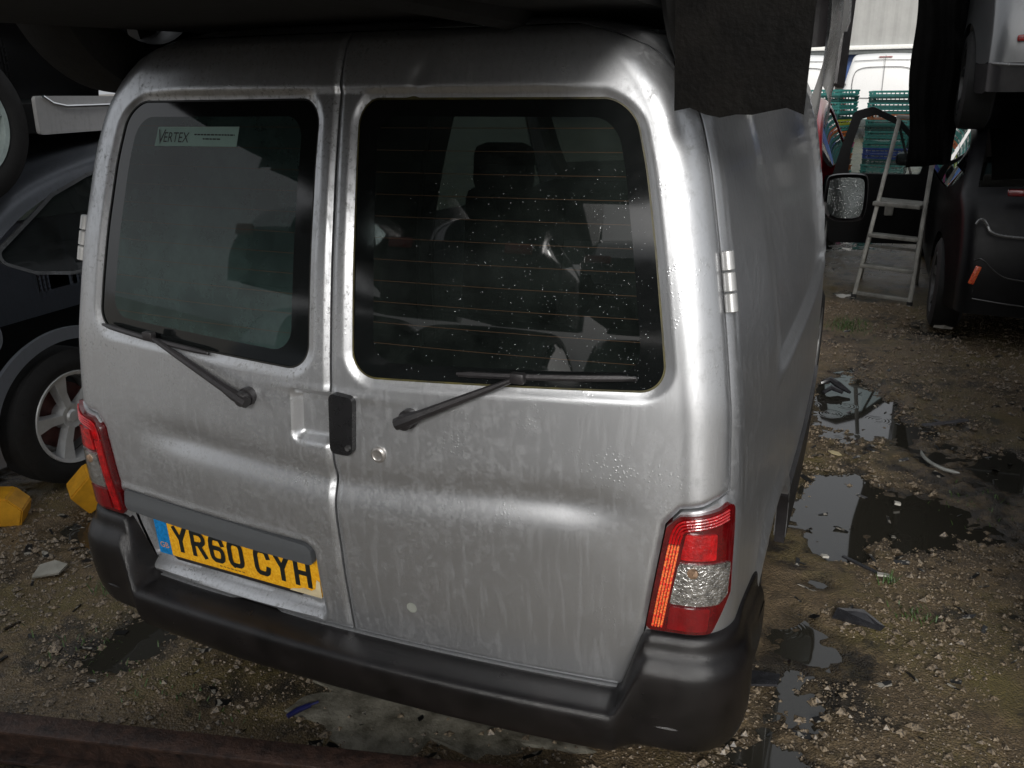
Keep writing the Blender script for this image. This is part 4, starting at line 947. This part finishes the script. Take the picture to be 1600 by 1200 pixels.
def stack(where, x, y, cols, rz, ztop):
    n = len(cols); h = ztop/n
    for i, c in enumerate(cols):
        o = bpy.data.objects.new('crate', CR[c]); COL.objects.link(o)
        o.location = (x+random.uniform(-.008, .008), y+random.uniform(-.008, .008), ztop-(i+1)*h); o.rotation_euler = (0, 0, rz+random.uniform(-.03, .03))
        tag(o, f'{c} plastic crate, {ORD[i]} in the {where}', 'crate', 'stacked plastic crates')
stack('left stack beside the red car', .33, 12.3, ['teal', 'dark green', 'teal', 'teal', 'dark green', 'lime', 'teal', 'orange', 'teal', 'pink', 'teal', 'orange', 'brown', 'orange', 'teal', 'teal', 'teal', 'teal'], R(-38), 1.43)
stack('right stack behind the car door', 1.13, 12.6, ['teal', 'dark green', 'teal', 'teal', 'orange', 'teal', 'dark green', 'teal', 'teal', 'teal', 'blue', 'blue', 'dark green', 'teal', 'teal', 'teal', 'teal', 'teal'], R(-8), 1.40)

# ------------------------------------------------------------------ step ladder
lad = empty('step_ladder', (1.2, 5.6, 0)); tag(lad, 'paint-stained aluminium step ladder standing beside the black car', 'ladder')
LB = [Vector((.978, 5.62, 0)), Vector((1.376, 5.48, 0))]; LT = [Vector((1.155, 5.98, 1.345)), Vector((1.425, 5.90, 1.335))]
o0 = Vector((1.2, 5.6, 0)); AL = M('ladder_aluminium', (.27, .265, .24), .5, metal=.3, var=.4, scale=9)
for a, b in zip(LB, LT): MB().bar(a-o0, b-o0, .030, .060, (0, -1, 0), .004).build('rail', AL, lad)
def at(t): return LB[0].lerp(LT[0], t)-o0, LB[1].lerp(LT[1], t)-o0
for t in (.035, .19, .36):
    a, b = at(t); MB().bar(a, b, .085 if t > .1 else .03, .028, (0, 0, 1), .004).build('tread', AL, lad)
a, b = at(.535); back = Vector((.06, .20, 0)); pf = MB().bar(a+Vector((0, .06, 0)), b+Vector((0, .06, 0)), .24, .03, (0, 0, 1), .004).build('platform', AL, lad)
for k in range(9):
    MB().bar(a+Vector((.02, -.04+.025*k, .017)), b+Vector((-.02, -.04+.025*k, .017)), .010, .007).build('platform_rib', AL, pf, smooth=False)
a, b = at(1.0); MB().bar(a-Vector((.02, 0, 0)), b+Vector((.02, 0, 0)), .06, .030, (0, 0, 1), .006).build('hand_rail', AL, lad)
a, b = at(.55)
for p, dx in ((a, -.06), (b, .05)): MB().bar(p+Vector((0, .10, 0)), Vector((p.x+dx, p.y+.62, 0)), .024, .045, (0, -1, 0), .003).build('back_leg', AL, lad)
MB().bar(a+Vector((-.03, .38, -.42)), b+Vector((.03, .38, -.42)), .03, .02).build('back_brace', AL, lad)
for p in LB: MB().box(p-o0+Vector((.003, .006, .02)), (.040, .066, .04), None, .006).build('rubber_foot', RUBBER, lad)

# black sheet hanging between the stacks
def sheet():
    us = ar(0, 1, .02); vs2 = ar(0, 1, .05); V = []
    for a in us:
        for b in vs2:
            x = 1.22+.30*a+.10*(1-b)*0+.07*b*(1-a)*0; z = 1.06+1.5*b
            V.append((x-.10*b*(1-a)+.012*math.sin(b*12+a*4), 5.05+.35*a+.028*math.sin(a*14+b*2.3)+.010*math.sin(a*31+b*4), z))
    n = len(vs2); F = [(i*n+j, (i+1)*n+j, (i+1)*n+j+1, i*n+j+1) for i in range(len(us)-1) for j in range(n-1)]
    o = mesh('black_sheet', V, F, M('black_sheet', (.003, .003, .003), .9, var=.5, scale=6, spec=.08), angle=80)
    sm = o.modifiers.new('thickness', 'SOLIDIFY'); sm.thickness = .006
    tag(o, 'black sheet hanging in folds left of the stacked grey car', 'sheet')
sheet()

# ------------------------------------------------------------------ things on the ground
YEL = M('yellow_block', (.62, .30, .015), .5, var=.3, scale=9, bump=.3, bscale=80)
def wedge(label, loc, rot, w, prof):
    o = MB().prism(prof, -w/2, w/2, lambda u, v, a: (u, a, v)).build('yellow_chock', YEL, None, smooth=False)
    bm = bmesh.new(); bm.from_mesh(o.data); bmesh.ops.bevel(bm, geom=list(bm.edges), offset=.006, segments=2, affect='EDGES'); bm.to_mesh(o.data); bm.free()
    o.location = loc; o.rotation_euler = rot; tag(o, label, 'chock', 'yellow blocks by the alloy wheel')
wedge('yellow block lying at the left edge of the picture', (-2.14, .62, .055), (0, R(8), R(35)), .13, [(-.11, -.055), (.10, -.055), (.11, .02), (.05, .07), (-.10, .065)])
wedge('yellow block tipped against the alloy wheel beside the tail light', (-1.86, .86, .10), (R(10), R(-32), R(50)), .12, [(-.09, -.07), (.09, -.07), (.09, .03), (.02, .075), (-.09, .05)])

# rusty steel beam across the bottom left corner
RUST = M('rusty_steel', (.022, .013, .011), .6, var=.5, scale=26, bump=1., bscale=70, alt=(.062, .032, .022), rvar=.25)
A, B = Vector((-1.9, -.535, .055)), Vector((.55, .035, .055))
bmv = MB(); dv = (B-A).normalized(); sv = dv.cross(Vector((0, 0, 1))).normalized()
bmv.bar(A+Vector((0, 0, .045)), B+Vector((0, 0, .045)), .070, .012, bev=.003); bmv.bar(A-Vector((0, 0, .045)), B-Vector((0, 0, .045)), .085, .012, bev=.003)
bmv.bar(A, B, .012, .085)
tag(bmv.build('steel_beam', RUST), 'rusty steel beam lying across the bottom left corner', 'beam')

def shard(label, pts, loc, rz, mat, thick=.006, bend=.02, tilt=(0, 0), nm='plastic_shard', cat='debris'):
    V = []; 
    for u, v in pts: V.append((u, v, bend*math.cos(u*20)))
    n = len(V); V2 = [(x, y, z+thick) for x, y, z in V]
    o = mesh(nm, V+V2, [tuple(range(n))[::-1], tuple(range(n, 2*n))]+[(i, (i+1) % n, n+(i+1) % n, n+i) for i in range(n)], mat, smooth=False)
    z = float(ground_z(np.array([loc[0]]), np.array([loc[1]]))[0])
    o.location = (loc[0], loc[1], max(z, WATER)+loc[2]); o.rotation_euler = (tilt[0], tilt[1], rz); tag(o, label, cat)
    return o
DKP = M('wet_dark_plastic', (.025, .025, .028), .25, var=.4)
shard('folded dark plastic piece on the gravel beyond the bumper', [(-.075, -.02), (-.02, -.03), (.07, -.045), (.085, -.02), (.02, .02), (-.06, .02)], (1.14, 1.13, .012), R(5), DKP, .004, .018, (R(18), 0))
shard('flat dark flap poking out from under the right rear wheel', [(-.14, -.035), (.035, -.02), (.05, .03), (-.14, .05)], (.90, .70, .018), R(12), DKP, .008, .004)
shard('thin dark strip beside the small puddle', [(-.07, -.006), (.07, -.008), (.07, .006), (-.07, .006)], (1.14, 1.47, .008), R(-32), DKP, .006, .004)
shard('grey plastic strip lying in the dark patch right of the puddles', [(-.13, -.01), (.13, -.012), (.13, .012), (-.13, .010)], (1.50, 3.05, .012), R(35), M('grey_plastic', (.10, .10, .11), .3), .008, .006)
PALE = M('pale_litter', (.50, .48, .43), .6, var=.2)
shard('crumpled white litter near the black car', [(-.07, -.02), (-.02, -.05), (.06, -.02), (.07, .03), (0, .05), (-.05, .02)], (1.575, 4.93, .02), R(20), PALE, .03, .03, (R(25), R(10)), 'litter', 'litter')
shard('pale dead leaf on the gravel between two puddles', [(-.035, 0), (-.01, -.014), (.02, -.012), (.035, 0), (.015, .012), (-.015, .012)], (1.005, 2.46, .01), R(-25), M('dead_leaf', (.50, .42, .24), .5), .003, .008, (R(10), 0), 'leaf', 'leaf')
shard('flat pale scrap on the ground left of the bumper', [(-.06, -.03), (.03, -.035), (.055, .01), (.01, .04), (-.04, .03)], (-1.60, .40, .015), R(40), M('grey_scrap', (.30, .29, .25), .6), .008, .006, (R(12), 0), 'scrap', 'scrap')
shard('small pale scrap on the mud left of the bumper', [(-.02, -.012), (.02, -.01), (.022, .01), (-.015, .014)], (-1.42, .52, .012), R(10), PALE, .006, .003, (0, R(10)), 'scrap', 'scrap')
shard('small white chip on the gravel by the green weed', [(-.025, -.008), (.02, -.012), (.028, .004), (-.015, .012)], (1.215, 1.42, .01), R(30), PALE, .006, .003, (0, R(10)), 'chip', 'scrap')
shard('tiny white chip on the gravel right of the van', [(-.012, -.008), (.012, -.008), (.012, .008), (-.012, .010)], (1.02, 1.50, .01), R(30), PALE, .008, .002, (0, R(10)), 'chip', 'scrap')
shard('pale chip in the black puddle', [(-.012, -.008), (.012, -.008), (.012, .008), (-.012, .010)], (1.27, 2.05, .012), R(10), PALE, .01, .002, (0, R(10)), 'chip', 'scrap')
# curved clear strip
pts = [(1.375+.16*(1-math.cos(t)), 2.62-.20*math.sin(t), .012) for t in np.linspace(0, 1.5, 9)]
tag(MB().tube(pts, [.004]+[.008]*7+[.003], 6).build('curved_strip', M('pale_strip', (.34, .35, .33), .25)), 'curved pale plastic strip on the wet ground', 'debris')
# blue tool
t = MB(); t.tube([(-.05, 0, .014), (.0, .004, .016), (.05, .0, .014)], [.010, .012, .010], 8); t.tube([(.05, 0, .014), (.085, -.004, .014)], .005, 6)
o = t.build('blue_tool', M('blue_handle', (.015, .018, .10), .35, var=.3)); o.location = (-.30, .10, .0); o.scale = (.7, .7, .7); o.rotation_euler = (0, 0, R(62)); tag(o, 'dark blue tool handle on the concrete under the bumper', 'tool')
# dark branch of plastic by the sill
t = MB(); t.tube([(.0, 0, .03), (.05, .02, .05), (.10, -.01, .03), (.16, -.05, .01)], [.012, .018, .02, .008], 7); t.tube([(.02, -.10, .01), (.06, -.06, .03), (.12, -.09, .02)], [.01, .016, .01], 7)
o = t.build('broken_trim', DKP); o.location = (.88, 3.42, -.01); tag(o, 'broken black trim lying in the puddle beside the van', 'debris')
# pale concrete patch breaking through under the bumper
def patch():
    th = np.linspace(0, 2*math.pi, 40, endpoint=False); rr = 1+.22*np.sin(3*th+1)+.12*np.sin(7*th)+.07*np.sin(13*th)
    P = [(-.02+.42*r*math.cos(t), .23+.17*r*math.sin(t)) for t, r in zip(th, rr)]; V = []; F = []
    for s in (0, .35, .7, .9, 1.0):
        for x, y in P:
            xx, yy = -.02+(x+.02)*s, .23+(y-.23)*s; z = float(ground_z(np.array([xx]), np.array([yy]))[0]); V.append((xx, yy, z+.006*(s < .95)-.008*(s > .95)))
    F = [(i*40+k, i*40+(k+1) % 40, (i+1)*40+(k+1) % 40, (i+1)*40+k) for i in range(4) for k in range(40)]
    tag(mesh('concrete_patch', V, F, M('old_concrete', (.10, .085, .05), .8, var=.6, scale=13, bump=1., bscale=60, alt=(.27, .255, .205))), 'bare pale concrete showing through the mud', kind='structure')
patch()
# weeds
def weeds():
    V = []; F = []
    for cx, cy, n, sx, sy, h in ((.98, 4.75, 260, .16, .22, .035), (1.24, 1.40, 30, .03, .03, .03), (1.32, 1.22, 60, .07, .05, .018), (-1.28, .40, 60, .10, .06, .035), (-1.1, .12, 90, .2, .1, .018), (-.75, .02, 90, .3, .08, .014), (1.6, 2.2, 60, .2, .2, .016)):
        for _ in range(n):
            x = random.gauss(cx, sx/2); y = random.gauss(cy, sy/2); z = float(ground_z(np.array([x]), np.array([y]))[0]); a = random.uniform(0, 6.28); hh = h*random.uniform(.5, 1.4); b = len(V)
            dx, dy = math.cos(a), math.sin(a); w = .0022
            V += [(x-dy*w, y+dx*w, z), (x+dy*w, y-dx*w, z), (x+dx*hh*.5+dy*w*.6, y+dy*hh*.5-dx*w*.6, z+hh*.7), (x+dx*hh*.9, y+dy*hh*.9, z+hh*.9), (x+dx*hh*.5-dy*w*.6, y+dy*hh*.5+dx*w*.6, z+hh*.7)]
            F += [(b, b+1, b+2, b+4), (b+4, b+2, b+3)]
    tag(mesh('weeds', V, F, M('weed_green', (.05, .10, .022), .5, var=.4, scale=8), smooth=False), 'short green weeds growing through the gravel', kind='stuff')
weeds()
